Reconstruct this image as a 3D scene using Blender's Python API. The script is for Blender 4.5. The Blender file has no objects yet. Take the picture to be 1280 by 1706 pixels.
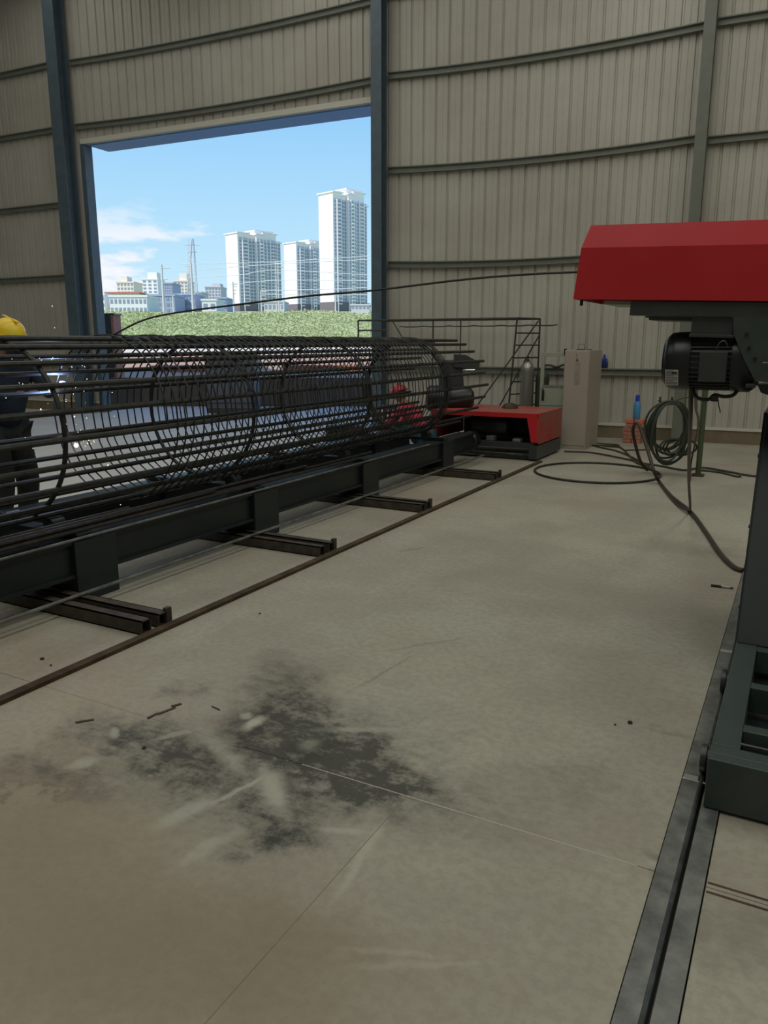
import bpy, bmesh, math, random
from mathutils import Vector, Matrix, noise
random.seed(7)
R = math.radians
C = bpy.context.scene.collection
scene = bpy.context.scene

# ------------------------------------------------------------------ camera
F = 1290.0                                   # focal length in pixels of a 1280 x 1706 frame
TH = math.atan((853 - 570) / F)              # pitch down
YAW = math.atan((1350 - 640) / (F / math.cos(TH)))   # heading left of +Y
H = 1.65
cam_data = bpy.data.cameras.new('camera')
cam = bpy.data.objects.new('camera', cam_data); C.objects.link(cam)
cam.location = (0, 0, H)
cam.rotation_euler = (R(90) - TH, 0, YAW)
cam_data.sensor_fit = 'VERTICAL'
cam_data.sensor_height = 24.0
cam_data.lens = 24.0 * F / 1706.0
cam_data.clip_start = 0.05; cam_data.clip_end = 3000
scene.camera = cam

# ------------------------------------------------------------------ view, world, sun, skylights
scene.view_settings.view_transform = 'Standard'
scene.view_settings.look = 'None'
scene.view_settings.gamma = 1.0
scene.view_settings.use_curve_mapping = False
scene.view_settings.exposure = 0.0

def lin(r, g, b):
    f = lambda c: (c / 255) / 12.92 if c / 255 <= 0.04045 else ((c / 255 + 0.055) / 1.055) ** 2.4
    return (f(r), f(g), f(b), 1)

world = bpy.data.worlds.new('sky'); scene.world = world; world.use_nodes = True
nt = world.node_tree; nt.nodes.clear()
N = nt.nodes.new; L = nt.links.new
tc = N('ShaderNodeTexCoord'); sep = N('ShaderNodeSeparateXYZ'); L(tc.outputs['Generated'], sep.inputs[0])
ramp = N('ShaderNodeValToRGB'); L(sep.outputs['Z'], ramp.inputs[0])
er = ramp.color_ramp; er.elements[0].position = 0.0; er.elements[0].color = lin(216, 238, 250)
er.elements[1].position = 1.0; er.elements[1].color = lin(70, 120, 200)
for p, c in ((0.05, lin(202, 236, 253)), (0.15, lin(178, 224, 253)), (0.28, lin(142, 202, 250)), (0.5, lin(105, 165, 235))):
    e = er.elements.new(p); e.color = c
# scattered small cumulus low over the horizon
mp = N('ShaderNodeMapping'); mp.inputs['Scale'].default_value = (4.0, 4.0, 15.0); mp.inputs['Location'].default_value = (0.35, 0.1, 0.55)
L(tc.outputs['Generated'], mp.inputs[0])
nz = N('ShaderNodeTexNoise'); nz.inputs['Scale'].default_value = 1.3; nz.inputs['Detail'].default_value = 7; nz.inputs['Roughness'].default_value = 0.55
L(mp.outputs[0], nz.inputs['Vector'])
cr = N('ShaderNodeMapRange'); cr.inputs['From Min'].default_value = 0.53; cr.inputs['From Max'].default_value = 0.60
L(nz.outputs['Fac'], cr.inputs['Value'])
hz = N('ShaderNodeMapRange'); hz.inputs['From Min'].default_value = 0.17; hz.inputs['From Max'].default_value = 0.11
L(sep.outputs['Z'], hz.inputs['Value'])
mu = N('ShaderNodeMath'); mu.operation = 'MULTIPLY'; L(cr.outputs[0], mu.inputs[0]); L(hz.outputs[0], mu.inputs[1])
mx = N('ShaderNodeMixRGB'); L(mu.outputs[0], mx.inputs[0]); L(ramp.outputs[0], mx.inputs[1]); mx.inputs[2].default_value = (0.93, 0.95, 1.0, 1)
bg = N('ShaderNodeBackground'); L(mx.outputs[0], bg.inputs[0]); bg.inputs[1].default_value = 1.0
wo = N('ShaderNodeOutputWorld'); L(bg.outputs[0], wo.inputs[0])

sd = bpy.data.lights.new('sun', 'SUN'); sd.energy = 3.6; sd.color = (1, 0.96, 0.9); sd.angle = R(0.6)
so = bpy.data.objects.new('sun', sd); C.objects.link(so)
so.rotation_euler = Vector((0.286, 0.78, -0.85)).to_track_quat('-Z', 'Y').to_euler()

SKY_W = 280
for i, (x, y, sx, sy) in enumerate(((-14.5, 4.6, 2.4, 16), (-8.6, 4.6, 2.4, 16), (-2.6, 4.6, 2.4, 16), (3.4, 4.6, 2.4, 16))):
    ld = bpy.data.lights.new('roof_skylight', 'AREA'); ld.shape = 'RECTANGLE'; ld.size = sx; ld.size_y = sy
    ld.energy = SKY_W * (0.5, 0.8, 1.1, 1.15)[i]; ld.color = (1.0, 0.99, 0.92)
    lo = bpy.data.objects.new('roof_skylight', ld); C.objects.link(lo); lo.location = (x, y, 9.35)

# ------------------------------------------------------------------ measuring helpers (a pixel's ray met with a real plane)
ct, st_, cyw, syw = math.cos(TH), math.sin(TH), math.cos(YAW), math.sin(YAW)
def ray(u, v):
    x = (u - 640) / F; y = (853 - v) / F
    f = ct + y * st_; z = y * ct - st_
    return Vector((x * cyw - f * syw, x * syw + f * cyw, z))
O_ = Vector((0, 0, H))
def G(u, v, z=0.0):
    r = ray(u, v); return O_ + r * ((z - H) / r.z)
def onX(u, v, X):
    r = ray(u, v); return O_ + r * (X / r.x)
def onY(u, v, Y):
    r = ray(u, v); return O_ + r * (Y / r.y)
WA = R(3.0)
WO = Vector((-0.52, 14.03, 0))
WM = Matrix.Translation(WO) @ Matrix.Rotation(WA, 4, 'Z')      # wall frame: x along the wall, -y into the hall
def onW(u, v, off=0.0):                                        # returns wall frame coordinates
    n = WM.to_3x3() @ Vector((0, 1, 0)); r = ray(u, v)
    t = ((WO - n * off) - O_).dot(n) / r.dot(n)
    return WM.inverted() @ (O_ + r * t)
def at(u, v, d):                                               # a point at horizontal distance d along the heading
    r = ray(u, v); k = d / (-r.x * syw + r.y * cyw); return O_ + r * k

# ------------------------------------------------------------------ materials
MATS = {}
def mat(name, col, rough=0.6, metal=0.0, noise_amt=0.0, noise_scale=8.0, col2=None, bump=0.0, emit=None, spec=0.5, alpha=None):
    if name in MATS: return MATS[name]
    m = bpy.data.materials.new(name); m.use_nodes = True
    t = m.node_tree; b = t.nodes['Principled BSDF']
    b.inputs['Base Color'].default_value = col; b.inputs['Roughness'].default_value = rough
    b.inputs['Metallic'].default_value = metal; b.inputs['Specular IOR Level'].default_value = spec
    if col2 is None and noise_amt > 0: col2 = tuple(c * (1 - noise_amt) for c in col[:3]) + (1,)
    if col2 is not None or bump:
        tx = t.nodes.new('ShaderNodeTexCoord'); n = t.nodes.new('ShaderNodeTexNoise')
        n.inputs['Scale'].default_value = noise_scale; n.inputs['Detail'].default_value = 6; n.inputs['Roughness'].default_value = 0.65
        t.links.new(tx.outputs['Object'], n.inputs['Vector'])
        if col2 is not None:
            r = t.nodes.new('ShaderNodeValToRGB'); r.color_ramp.elements[0].position = 0.36; r.color_ramp.elements[1].position = 0.66
            r.color_ramp.elements[0].color = col2; r.color_ramp.elements[1].color = col
            t.links.new(n.outputs['Fac'], r.inputs[0]); t.links.new(r.outputs[0], b.inputs['Base Color'])
        if bump:
            bp = t.nodes.new('ShaderNodeBump'); bp.inputs['Strength'].default_value = bump; bp.inputs['Distance'].default_value = 0.01
            t.links.new(n.outputs['Fac'], bp.inputs['Height']); t.links.new(bp.outputs[0], b.inputs['Normal'])
    if emit:
        b.inputs['Emission Color'].default_value = emit[0]; b.inputs['Emission Strength'].default_value = emit[1]
    MATS[name] = m; return m

M_wall = mat('ribbed_sheet', lin(184, 182, 170), 0.5, 0.0, col2=lin(172, 167, 156), noise_scale=0.7)
M_colum = mat('column_paint_flare', lin(84, 100, 110), 0.45, 0.0, 0.2, 5)  # blue of the lens flare mixed into the paint beside the opening
M_columr = mat('column_paint_grey', lin(112, 116, 104), 0.5, 0.0, 0.2, 5)
M_girt = mat('girt_galvanised', lin(122, 127, 116), 0.5, 0.0, 0.15, 6)
M_trim = mat('flashing_white', lin(200, 200, 185), 0.45)
M_curb = mat('curb_concrete', lin(130, 118, 95), 0.9, 0, 0.3, 3, bump=0.3)
M_blue = mat('blue_soffit', lin(90, 175, 235), 0.5)
M_dark = mat('dark_machine_paint', lin(32, 42, 43), 0.45, 0.0, 0.25, 6)
M_dark2 = mat('charcoal_machine_paint', lin(62, 66, 66), 0.4, 0.0, 0.2, 10)
M_green = mat('green_grey_machine_paint', lin(66, 78, 74), 0.4, 0.1, 0.2, 9)
M_black = mat('black_plastic', lin(26, 28, 30), 0.35)
M_red = mat('red_enamel', lin(196, 44, 50), 0.42, 0.0, 0.08, 2, spec=0.35)
M_redd = mat('dusty_red_enamel', lin(176, 40, 40), 0.5, 0.0, col2=lin(140, 92, 74), noise_scale=2.2)
M_rebar = mat('rusty_rebar', lin(70, 62, 54), 0.6, 0.3, col2=lin(40, 42, 42), noise_scale=14, bump=0.3)
M_rebar2 = mat('mill_rebar', lin(62, 66, 64), 0.5, 0.4, col2=lin(44, 42, 38), noise_scale=12)
M_rust = mat('rust_steel', lin(88, 72, 48), 0.75, 0.3, col2=lin(58, 46, 34), noise_scale=9, bump=0.3)
M_steel = mat('worn_steel', lin(128, 132, 126), 0.4, 0.15, col2=lin(82, 86, 82), noise_scale=7)
M_sleep = mat('sleeper_steel', lin(84, 76, 66), 0.6, 0.1, col2=lin(56, 52, 46), noise_scale=11)
M_steeld = mat('grimy_steel', lin(84, 90, 88), 0.4, 0.5, col2=lin(46, 50, 48), noise_scale=11)
M_chrome = mat('chrome_rod', lin(220, 222, 224), 0.12, 1.0)
M_cyl = mat('brushed_cylinder', lin(150, 150, 140), 0.3, 0.7)
M_cab = mat('cabinet_beige', lin(168, 158, 146), 0.45, 0, 0.06, 2)
M_cabin = mat('cabinet_door_green', lin(150, 158, 140), 0.45)
M_pipe = mat('scaffold_pipe', lin(70, 72, 62), 0.5, 0.3, 0.3, 12)
M_gpipe = mat('green_pipe', lin(78, 92, 66), 0.5, 0.1, 0.25, 12)
M_cable = mat('dark_green_hose', lin(50, 58, 46), 0.45)
M_cableb = mat('brown_black_hose', lin(54, 42, 32), 0.5)
M_brick = mat('red_brick', lin(186, 128, 110), 0.85, 0, 0.3, 14, bump=0.4)
M_mort = mat('orange_wrap', lin(208, 120, 90), 0.7)
M_bblue = mat('blue_plastic', lin(40, 70, 190), 0.3)
M_bcyan = mat('pale_blue_plastic', lin(80, 150, 200), 0.25)
M_yel = mat('yellow_helmet', lin(232, 196, 40), 0.35)
M_skin = mat('skin', lin(150, 104, 80), 0.6)
M_cloth = mat('dark_work_cloth', lin(26, 36, 40), 0.9, 0, 0.3, 18)
M_clothg = mat('olive_work_trousers', lin(40, 44, 34), 0.9, 0, 0.3, 18)
M_pink = mat('pink_shirt', lin(214, 70, 100), 0.85, 0, 0.2, 18)
M_teal = mat('teal_trousers', lin(30, 104, 112), 0.85, 0, 0.25, 18)
M_boot = mat('boot_leather', lin(30, 26, 24), 0.6)
M_grey = mat('grey_box_paint', lin(92, 96, 104), 0.6, 0, 0.15, 4)
M_white = mat('white_paint', lin(235, 235, 232), 0.6)
M_lab = mat('label_white', lin(200, 200, 200), 0.5)
M_yard = mat('yard_concrete', lin(206, 202, 196), 0.9, 0, 0.1, 0.5)
M_earth = mat('red_earth', lin(206, 164, 142), 0.95, 0, col2=lin(186, 148, 120), noise_scale=0.12)
M_retain = mat('weathered_wall_concrete', lin(100, 92, 84), 0.9, 0, 0.3, 1.2)
M_leaf = mat('weeds', lin(186, 194, 140), 0.8, 0, col2=lin(172, 180, 124), noise_scale=0.25)  # weed greens lightened to carry the distance haze
M_leaf2 = mat('weeds_pale', lin(200, 204, 152), 0.8, 0, col2=lin(186, 192, 138), noise_scale=0.25)
M_hill = mat('hill_ground', lin(176, 186, 130), 0.95, 0, 0.2, 0.05)
M_twall = mat('tower_white', lin(250, 246, 244), 0.8)
M_tgrey = mat('tower_grey', lin(206, 204, 208), 0.8)
M_twin = mat('tower_glass', lin(150, 158, 172), 0.4)
M_tgreen = mat('tower_green_glass', lin(150, 196, 186), 0.4)
M_tbase = mat('tower_base', lin(120, 112, 118), 0.8)
M_cream = mat('cream_render', lin(246, 232, 214), 0.8)
M_tan = mat('tan_render', lin(236, 208, 184), 0.8)
M_rroof = mat('red_roof', lin(196, 120, 96), 0.8)
M_bgrey = mat('blue_grey_render', lin(172, 180, 200), 0.8)
M_pole = mat('concrete_pole', lin(214, 212, 208), 0.8)
M_wire = mat('bright_wire', lin(235, 235, 238), 0.4)
M_arc = mat('welding_arc', (0.5, 0.7, 1, 1), emit=((0.55, 0.72, 1.0, 1), 30))
M_arcp = mat('welding_arc_pink', (1, .7, .6, 1), emit=((1.0, 0.72, 0.62, 1), 22))
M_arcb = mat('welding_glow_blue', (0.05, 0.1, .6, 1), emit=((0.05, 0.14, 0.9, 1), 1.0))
M_spark = mat('welding_spark', (1, .7, .3, 1), emit=((1.0, 0.78, 0.45, 1), 3))
M_sparkw = mat('welding_spark_pale', (1, 1, .9, 1), emit=((0.8, 0.95, 0.9, 1), 1.2))

# concrete floor: soot, powder and scuffs with their own shapes
def floor_material():
    m = bpy.data.materials.new('hall_floor_concrete'); m.use_nodes = True
    t = m.node_tree; b = t.nodes['Principled BSDF']; NN = t.nodes.new; LL = t.links.new
    geo = NN('ShaderNodeNewGeometry')
    def noise_(scale, detail=6, rough=0.6, stretch=None, rot=0):
        n = NN('ShaderNodeTexNoise'); n.inputs['Scale'].default_value = scale; n.inputs['Detail'].default_value = detail; n.inputs['Roughness'].default_value = rough
        if stretch:
            q = NN('ShaderNodeMapping'); q.inputs['Scale'].default_value = stretch; q.inputs['Rotation'].default_value = (0, 0, rot)
            LL(geo.outputs['Position'], q.inputs[0]); LL(q.outputs[0], n.inputs['Vector'])
        else: LL(geo.outputs['Position'], n.inputs['Vector'])
        return n.outputs['Fac']
    def rng(v, a, c, lo=0.0, hi=1.0):
        q = NN('ShaderNodeMapRange'); q.interpolation_type = 'SMOOTHSTEP'
        q.inputs['From Min'].default_value = a; q.inputs['From Max'].default_value = c; q.inputs['To Min'].default_value = lo; q.inputs['To Max'].default_value = hi
        LL(v, q.inputs['Value']); return q.outputs[0]
    def mth(op, a, c):
        q = NN('ShaderNodeMath'); q.operation = op; q.use_clamp = op in ('ADD',)
        for i, x in enumerate((a, c)):
            if isinstance(x, (int, float)): q.inputs[i].default_value = x
            else: LL(x, q.inputs[i])
        return q.outputs[0]
    def mix(f, a, c):
        q = NN('ShaderNodeMixRGB')
        if isinstance(f, (int, float)): q.inputs[0].default_value = f
        else: LL(f, q.inputs[0])
        for i, x in ((1, a), (2, c)):
            if isinstance(x, tuple): q.inputs[i].default_value = x
            else: LL(x, q.inputs[i])
        return q.outputs[0]
    # warped position so that stain edges are ragged
    w = NN('ShaderNodeTexNoise'); w.inputs['Scale'].default_value = 3.2; w.inputs['Detail'].default_value = 7; w.inputs['Roughness'].default_value = 0.7
    LL(geo.outputs['Position'], w.inputs['Vector'])
    ws = NN('ShaderNodeVectorMath'); ws.operation = 'SUBTRACT'; LL(w.outputs['Color'], ws.inputs[0]); ws.inputs[1].default_value = (.5, .5, .5)
    wm = NN('ShaderNodeVectorMath'); wm.operation = 'SCALE'; LL(ws.outputs[0], wm.inputs[0]); wm.inputs['Scale'].default_value = 0.75
    wa = NN('ShaderNodeVectorMath'); wa.operation = 'ADD'; LL(geo.outputs['Position'], wa.inputs[0]); LL(wm.outputs[0], wa.inputs[1])
    wb = NN('ShaderNodeVectorMath'); wb.operation = 'SCALE'; LL(ws.outputs[0], wb.inputs[0]); wb.inputs['Scale'].default_value = 0.12
    wc = NN('ShaderNodeVectorMath'); wc.operation = 'ADD'; LL(geo.outputs['Position'], wc.inputs[0]); LL(wb.outputs[0], wc.inputs[1])
    def blob(px, py, rx, ry, rot, strength, hard=0.0, warp=True):
        g = G(px, py)
        q = NN('ShaderNodeMapping'); q.vector_type = 'TEXTURE'
        q.inputs['Location'].default_value = (g.x, g.y, 0); q.inputs['Rotation'].default_value = (0, 0, R(rot)); q.inputs['Scale'].default_value = (rx, ry, 1)
        LL((wa if warp else wc).outputs[0], q.inputs[0])
        sp = NN('ShaderNodeSeparateXYZ'); LL(q.outputs[0], sp.inputs[0])
        cb = NN('ShaderNodeCombineXYZ'); LL(sp.outputs[0], cb.inputs[0]); LL(sp.outputs[1], cb.inputs[1])
        ln = NN('ShaderNodeVectorMath'); ln.operation = 'LENGTH'; LL(cb.outputs[0], ln.inputs[0])
        return mth('MULTIPLY', rng(ln.outputs['Value'], 1.0, hard), strength)
    def total(bs):
        a = bs[0]
        for x in bs[1:]: a = mth('ADD', a, x)
        return a
    base = mix(rng(noise_(0.9, 5), 0.35, 0.65), lin(152, 147, 132), lin(166, 164, 148))
    base = mix(mth('MULTIPLY', rng(noise_(26, 5, .7), 0.4, 0.62), 0.25), base, lin(118, 112, 96))
    base = mix(mth('MULTIPLY', rng(noise_(0.33, 3), 0.5, 0.66), 0.35), base, lin(156, 136, 116))
    # worn brown area at the near left
    br = total([blob(150, 1560, 1.1, 0.8, 0, 0.55), blob(60, 1330, 0.7, 0.55, 0, 0.4), blob(520, 1620, 0.7, 0.35, 10, 0.3)])
    base = mix(br, base, lin(122, 108, 82))
    soot = total([blob(470, 1180, 0.34, 0.62, 22, 0.75), blob(540, 1260, 0.46, 0.42, 0, 0.8), blob(480, 1370, 0.3, 0.24, 0, 0.75),
                  blob(640, 1300, 0.4, 0.34, 0, 0.45), blob(330, 1280, 0.5, 0.36, -35, 0.55), blob(215, 1230, 0.5, 0.25, -10, 0.62),
                  blob(100, 1290, 0.5, 0.24, 0, 0.46), blob(620, 1230, 0.5, 0.5, 20, 0.3), blob(300, 1150, 0.14, 0.14, 0, 0.35), blob(440, 1120, 0.2, 0.35, 10, 0.3),
                  blob(700, 1330, 0.6, 0.4, 0, 0.36), blob(420, 1300, 0.6, 0.6, 0, 0.22), blob(950, 1310, 0.4, 0.24, 0, 0.18)])
    grain = rng(noise_(11, 8, .78), 0.36, 0.62, 0.4, 1.0)
    streak = rng(noise_(5, 7, .7, (1.0, 5.0, 1.0), R(35)), 0.32, 0.56, 0.62, 1.0)
    soot = mth('MULTIPLY', mth('MULTIPLY', soot, grain), streak)
    c = mix(mth('MINIMUM', mth('MULTIPLY', soot, 1.5), 0.9), base, lin(50, 51, 45))
    core = total([blob(405, 1200, 0.14, 0.2, 0, 0.75, warp=False), blob(425, 1215, 0.1, 0.16, 0, 0.5, warp=False), blob(485, 1385, 0.17, 0.1, 0, 0.5), blob(515, 1250, .17, .2, 0, .5), blob(205, 1240, 0.13, 0.09, 0, 0.5)])
    c = mix(mth('MULTIPLY', core, grain), c, lin(40, 42, 40))
    # rubbed-clean and powdery patches
    pale = total([blob(425, 1205, 0.055, 0.11, 0, 0.95, 0.2, False), blob(410, 1194, 0.045, 0.05, 0, 0.7, 0.2, False), blob(455, 1320, 0.075, 0.28, 52, 0.75, 0.1, False),
                  blob(398, 1318, 0.022, 0.14, -12, 0.6, 0.3, False), blob(310, 1355, 0.06, 0.2, -18, 0.5, 0.3, False), blob(350, 1410, 0.04, 0.2, -16, 0.35, 0.3, False),
                  blob(140, 1270, 0.06, 0.09, -20, 0.6, 0.3, False), blob(190, 1222, 0.07, 0.03, -40, 0.6, 0.3, False), blob(370, 1250, 0.07, 0.36, 62, 0.5, 0.2, False),
                  blob(285, 1225, 0.03, 0.14, -35, 0.5, 0.3, False), blob(600, 1215, 0.3, 0.035, 28, 0.4, 0.2, False), blob(575, 1385, 0.14, 0.025, 15, 0.5, 0.2, False),
                  blob(515, 1240, 0.06, 0.07, 0, 0.35, 0.2, False), blob(535, 1310, 0.04, 0.05, 0, 0.4, 0.2, False), blob(660, 1590, 0.22, 0.02, 25, 0.3, 0.2, False), blob(700, 1610, 0.26, 0.02, 32, 0.3, 0.2, False),
                  blob(600, 1430, 0.03, 0.3, 6, 0.5, 0.2, False), blob(1095, 1440, 0.07, 0.06, 0, 0.45, 0.1, False)])
    c = mix(pale, c, lin(176, 176, 160))
    scuff = total([blob(640, 1120, 0.015, 0.42, -8, 0.35, 0.2, False), blob(700, 1075, 0.02, 0.4, -40, 0.3, 0.2, False), blob(690, 915, 0.03, 0.2, -25, 0.4, 0.2, False),
                   blob(1105, 1455, 0.07, 0.04, 0, 0.6, 0.1, False), blob(1100, 1435, 0.03, 0.09, 60, 0.6, 0.1, False), blob(1130, 1215, 0.12, 0.06, 0, 0.35), blob(1120, 910, 0.35, 0.4, 0, 0.28), blob(1190, 920, 0.3, 0.3, 0, 0.25),
                   blob(40, 1320, 0.3, 0.03, 8, 0.4, 0.2), blob(1240, 1560, 0.22, 0.3, 0, 0.4)])
    c = mix(scuff, c, lin(92, 86, 74))
    LL(c, b.inputs['Base Color'])
    b.inputs['Roughness'].default_value = 0.62
    b.inputs['Specular IOR Level'].default_value = 0.35
    bp = NN('ShaderNodeBump'); bp.inputs['Strength'].default_value = 0.12; bp.inputs['Distance'].default_value = 0.01
    LL(noise_(34, 5, .7), bp.inputs['Height']); LL(bp.outputs[0], b.inputs['Normal'])
    MATS['floor'] = m
    return m
M_floor = floor_material()
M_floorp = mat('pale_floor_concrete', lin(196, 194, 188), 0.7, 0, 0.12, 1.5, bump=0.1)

# ------------------------------------------------------------------ mesh helpers
class MB:
    def __init__(s): s.v = []; s.f = []; s.m = []; s.mi = 0
    def add(s, vs, fs, T=None):
        o = len(s.v)
        s.v += [(T @ Vector(v)) if T else Vector(v) for v in vs]
        s.f += [tuple(i + o for i in f) for f in fs]; s.m += [s.mi] * len(fs)
        return s
    def box(s, x0, x1, y0, y1, z0, z1, T=None):
        x0, x1 = min(x0, x1), max(x0, x1); y0, y1 = min(y0, y1), max(y0, y1); z0, z1 = min(z0, z1), max(z0, z1)
        vs = [(x, y, z) for z in (z0, z1) for y in (y0, y1) for x in (x0, x1)]
        return s.add(vs, [(0, 2, 3, 1), (4, 5, 7, 6), (0, 1, 5, 4), (2, 6, 7, 3), (0, 4, 6, 2), (1, 3, 7, 5)], T)
    def prism(s, poly, vec, T=None):
        n = len(poly); v = Vector(vec)
        vs = [Vector(p) for p in poly] + [Vector(p) + v for p in poly]
        fs = [tuple(range(n))[::-1], tuple(range(n, 2 * n))] + [(i, (i + 1) % n, n + (i + 1) % n, n + i) for i in range(n)]
        return s.add(vs, fs, T)
    def tube(s, pts, r, n=8, closed=False, T=None, rs=None):
        pts = [Vector(p) for p in pts]; k = len(pts); rings = []; up = None
        for i, p in enumerate(pts):
            a = pts[(i - 1) % k] if (i > 0 or closed) else p; b = pts[(i + 1) % k] if (i < k - 1 or closed) else p
            d = (b - a).normalized()
            if up is None:
                up = Vector((0, 0, 1)) if abs(d.z) < 0.9 else Vector((1, 0, 0))
            x = d.cross(up).normalized(); up = x.cross(d).normalized()
            rr = rs[i] if rs else r
            rings.append([p + (x * math.cos(2 * math.pi * j / n) + up * math.sin(2 * math.pi * j / n)) * rr for j in range(n)])
        vs = [v for q in rings for v in q]; fs = []
        for i in range(k if closed else k - 1):
            for j in range(n):
                a, b = i * n + j, i * n + (j + 1) % n; c, d = ((i + 1) % k) * n + (j + 1) % n, ((i + 1) % k) * n + j
                fs.append((a, b, c, d))
        if not closed: fs += [tuple(range(n))[::-1], tuple(range((k - 1) * n, k * n))]
        return s.add(vs, fs, T)
    def cyl(s, a, b, r, n=16, r2=None):
        return s.tube([a, b], r, n, rs=[r, r if r2 is None else r2])
    def lathe(s, prof, center, axis=(0, 0, 1), n=24, T=None):
        """profile of (radius, along axis) points"""
        ax = Vector(axis).normalized(); u = ax.orthogonal().normalized(); w = ax.cross(u); c = Vector(center); vs = []; fs = []
        for r_, h_ in prof:
            for j in range(n):
                a = 2 * math.pi * j / n
                vs.append(c + ax * h_ + (u * math.cos(a) + w * math.sin(a)) * max(r_, 1e-4))
        for i in range(len(prof) - 1):
            for j in range(n):
                fs.append((i * n + j, i * n + (j + 1) % n, (i + 1) * n + (j + 1) % n, (i + 1) * n + j))
        fs += [tuple(range(n))[::-1], tuple(range((len(prof) - 1) * n, len(prof) * n))]
        return s.add(vs, fs, T)
    def build(s, name, m, parent=None, smooth=False, bevel=0.0, T=None, kind=None, mats=None, recalc=True):
        me = bpy.data.meshes.new(name)
        vs = [(T @ v) if T else v for v in s.v]
        if parent is not None:
            inv = ROOT[parent.name].inverted(); vs = [inv @ v for v in vs]
        me.from_pydata([tuple(v) for v in vs], [], s.f)
        for q in (mats or [m]): me.materials.append(q)
        if mats: me.polygons.foreach_set('material_index', s.m)
        if smooth: me.polygons.foreach_set('use_smooth', [True] * len(me.polygons))
        if recalc and len(s.f) < 60000:
            bm = bmesh.new(); bm.from_mesh(me); bmesh.ops.recalc_face_normals(bm, faces=bm.faces); bm.to_mesh(me); bm.free()
        me.update()
        o = bpy.data.objects.new(name, me); C.objects.link(o)
        if parent is not None: o.parent = parent; ROOT[o.name] = ROOT[parent.name]
        else: ROOT[o.name] = Matrix.Identity(4)
        if bevel:
            bv = o.modifiers.new('bevel', 'BEVEL'); bv.width = bevel; bv.segments = 2; bv.limit_method = 'ANGLE'; bv.angle_limit = R(40)
        if smooth and not bevel:
            try: me.set_sharp_from_angle(angle=R(42))
            except Exception: pass
        if kind: o['kind'] = kind
        return o
ROOT = {}
def tag(o, label, cat, group=None):
    o['label'] = label; o['category'] = cat
    if group: o['group'] = group
    return o
def thing(name, label, cat, loc=(0, 0, 0), group=None, kind=None, rotz=0.0):
    o = bpy.data.objects.new(name, None); C.objects.link(o); o.location = loc; o.rotation_euler = (0, 0, rotz)
    ROOT[o.name] = Matrix.Translation(loc) @ Matrix.Rotation(rotz, 4, 'Z')
    o.empty_display_size = 0.1
    if label: tag(o, label, cat, group)
    if kind: o['kind'] = kind
    return o
def lab(o, text): o['label'] = text; return o
def spline(pts, k=8):
    pts = [Vector(p) for p in pts]; out = []
    for i in range(len(pts) - 1):
        p0 = pts[max(i - 1, 0)]; p1 = pts[i]; p2 = pts[i + 1]; p3 = pts[min(i + 2, len(pts) - 1)]
        for j in range(k):
            t = j / k
            out.append(0.5 * ((2 * p1) + (p2 - p0) * t + (2 * p0 - 5 * p1 + 4 * p2 - p3) * t * t + (3 * p1 - p0 - 3 * p2 + p3) * t ** 3))
    out.append(pts[-1]); return out

# ------------------------------------------------------------------ structure: floor
fl = MB().box(-24, 8, -8, 14.3, -0.12, -0.02).build('floor', M_curb, kind='structure')
jx, jy, chX, rX0, rX1 = -1.15, 2.32, -3.17, -0.265, -0.115
xs = [(-24, -16), (-16, -9.2), (-9.2, -5.0), (-5.0, chX), (chX, jx), (jx, rX0), (chX, rX0), (rX1, 3.9), (3.9, 8)]
ys = [(-8, -2.9), (-2.9, jy), (jy, 14.3)]
for a, b in xs:
    for c, d in ys:
        if (b == jx or a == jx) and c >= jy or ((a, b) == (chX, rX0) and c < jy): continue
        g = 0.0015
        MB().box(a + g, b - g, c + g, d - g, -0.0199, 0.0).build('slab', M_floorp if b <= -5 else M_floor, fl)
# pale filler in the two joints that cross the near floor, worn away in places
MB().box(chX + .03, -1.92, jy - .0015, jy + .0015, -0.018, -.0002).box(jx - .0015, jx + .0015, -2.9, jy, -0.018, -.0002).build('joint_filler', M_curb, fl)
MB().box(-1.62, jx, jy - .002, jy + .002, -0.018, 0.0005).box(jx, -0.32, jy - .0025, jy + .0025, -0.018, 0.0005).build('joint_filler', mat('joint_grout', lin(176, 172, 160), .8), fl)
MB().box(-0.11, 3.9, jy - .028, jy - .018, -0.018, 0.001).box(-0.11, 3.9, jy + .018, jy + .028, -0.018, 0.001).build('joint_strip', M_rust, fl)

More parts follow.
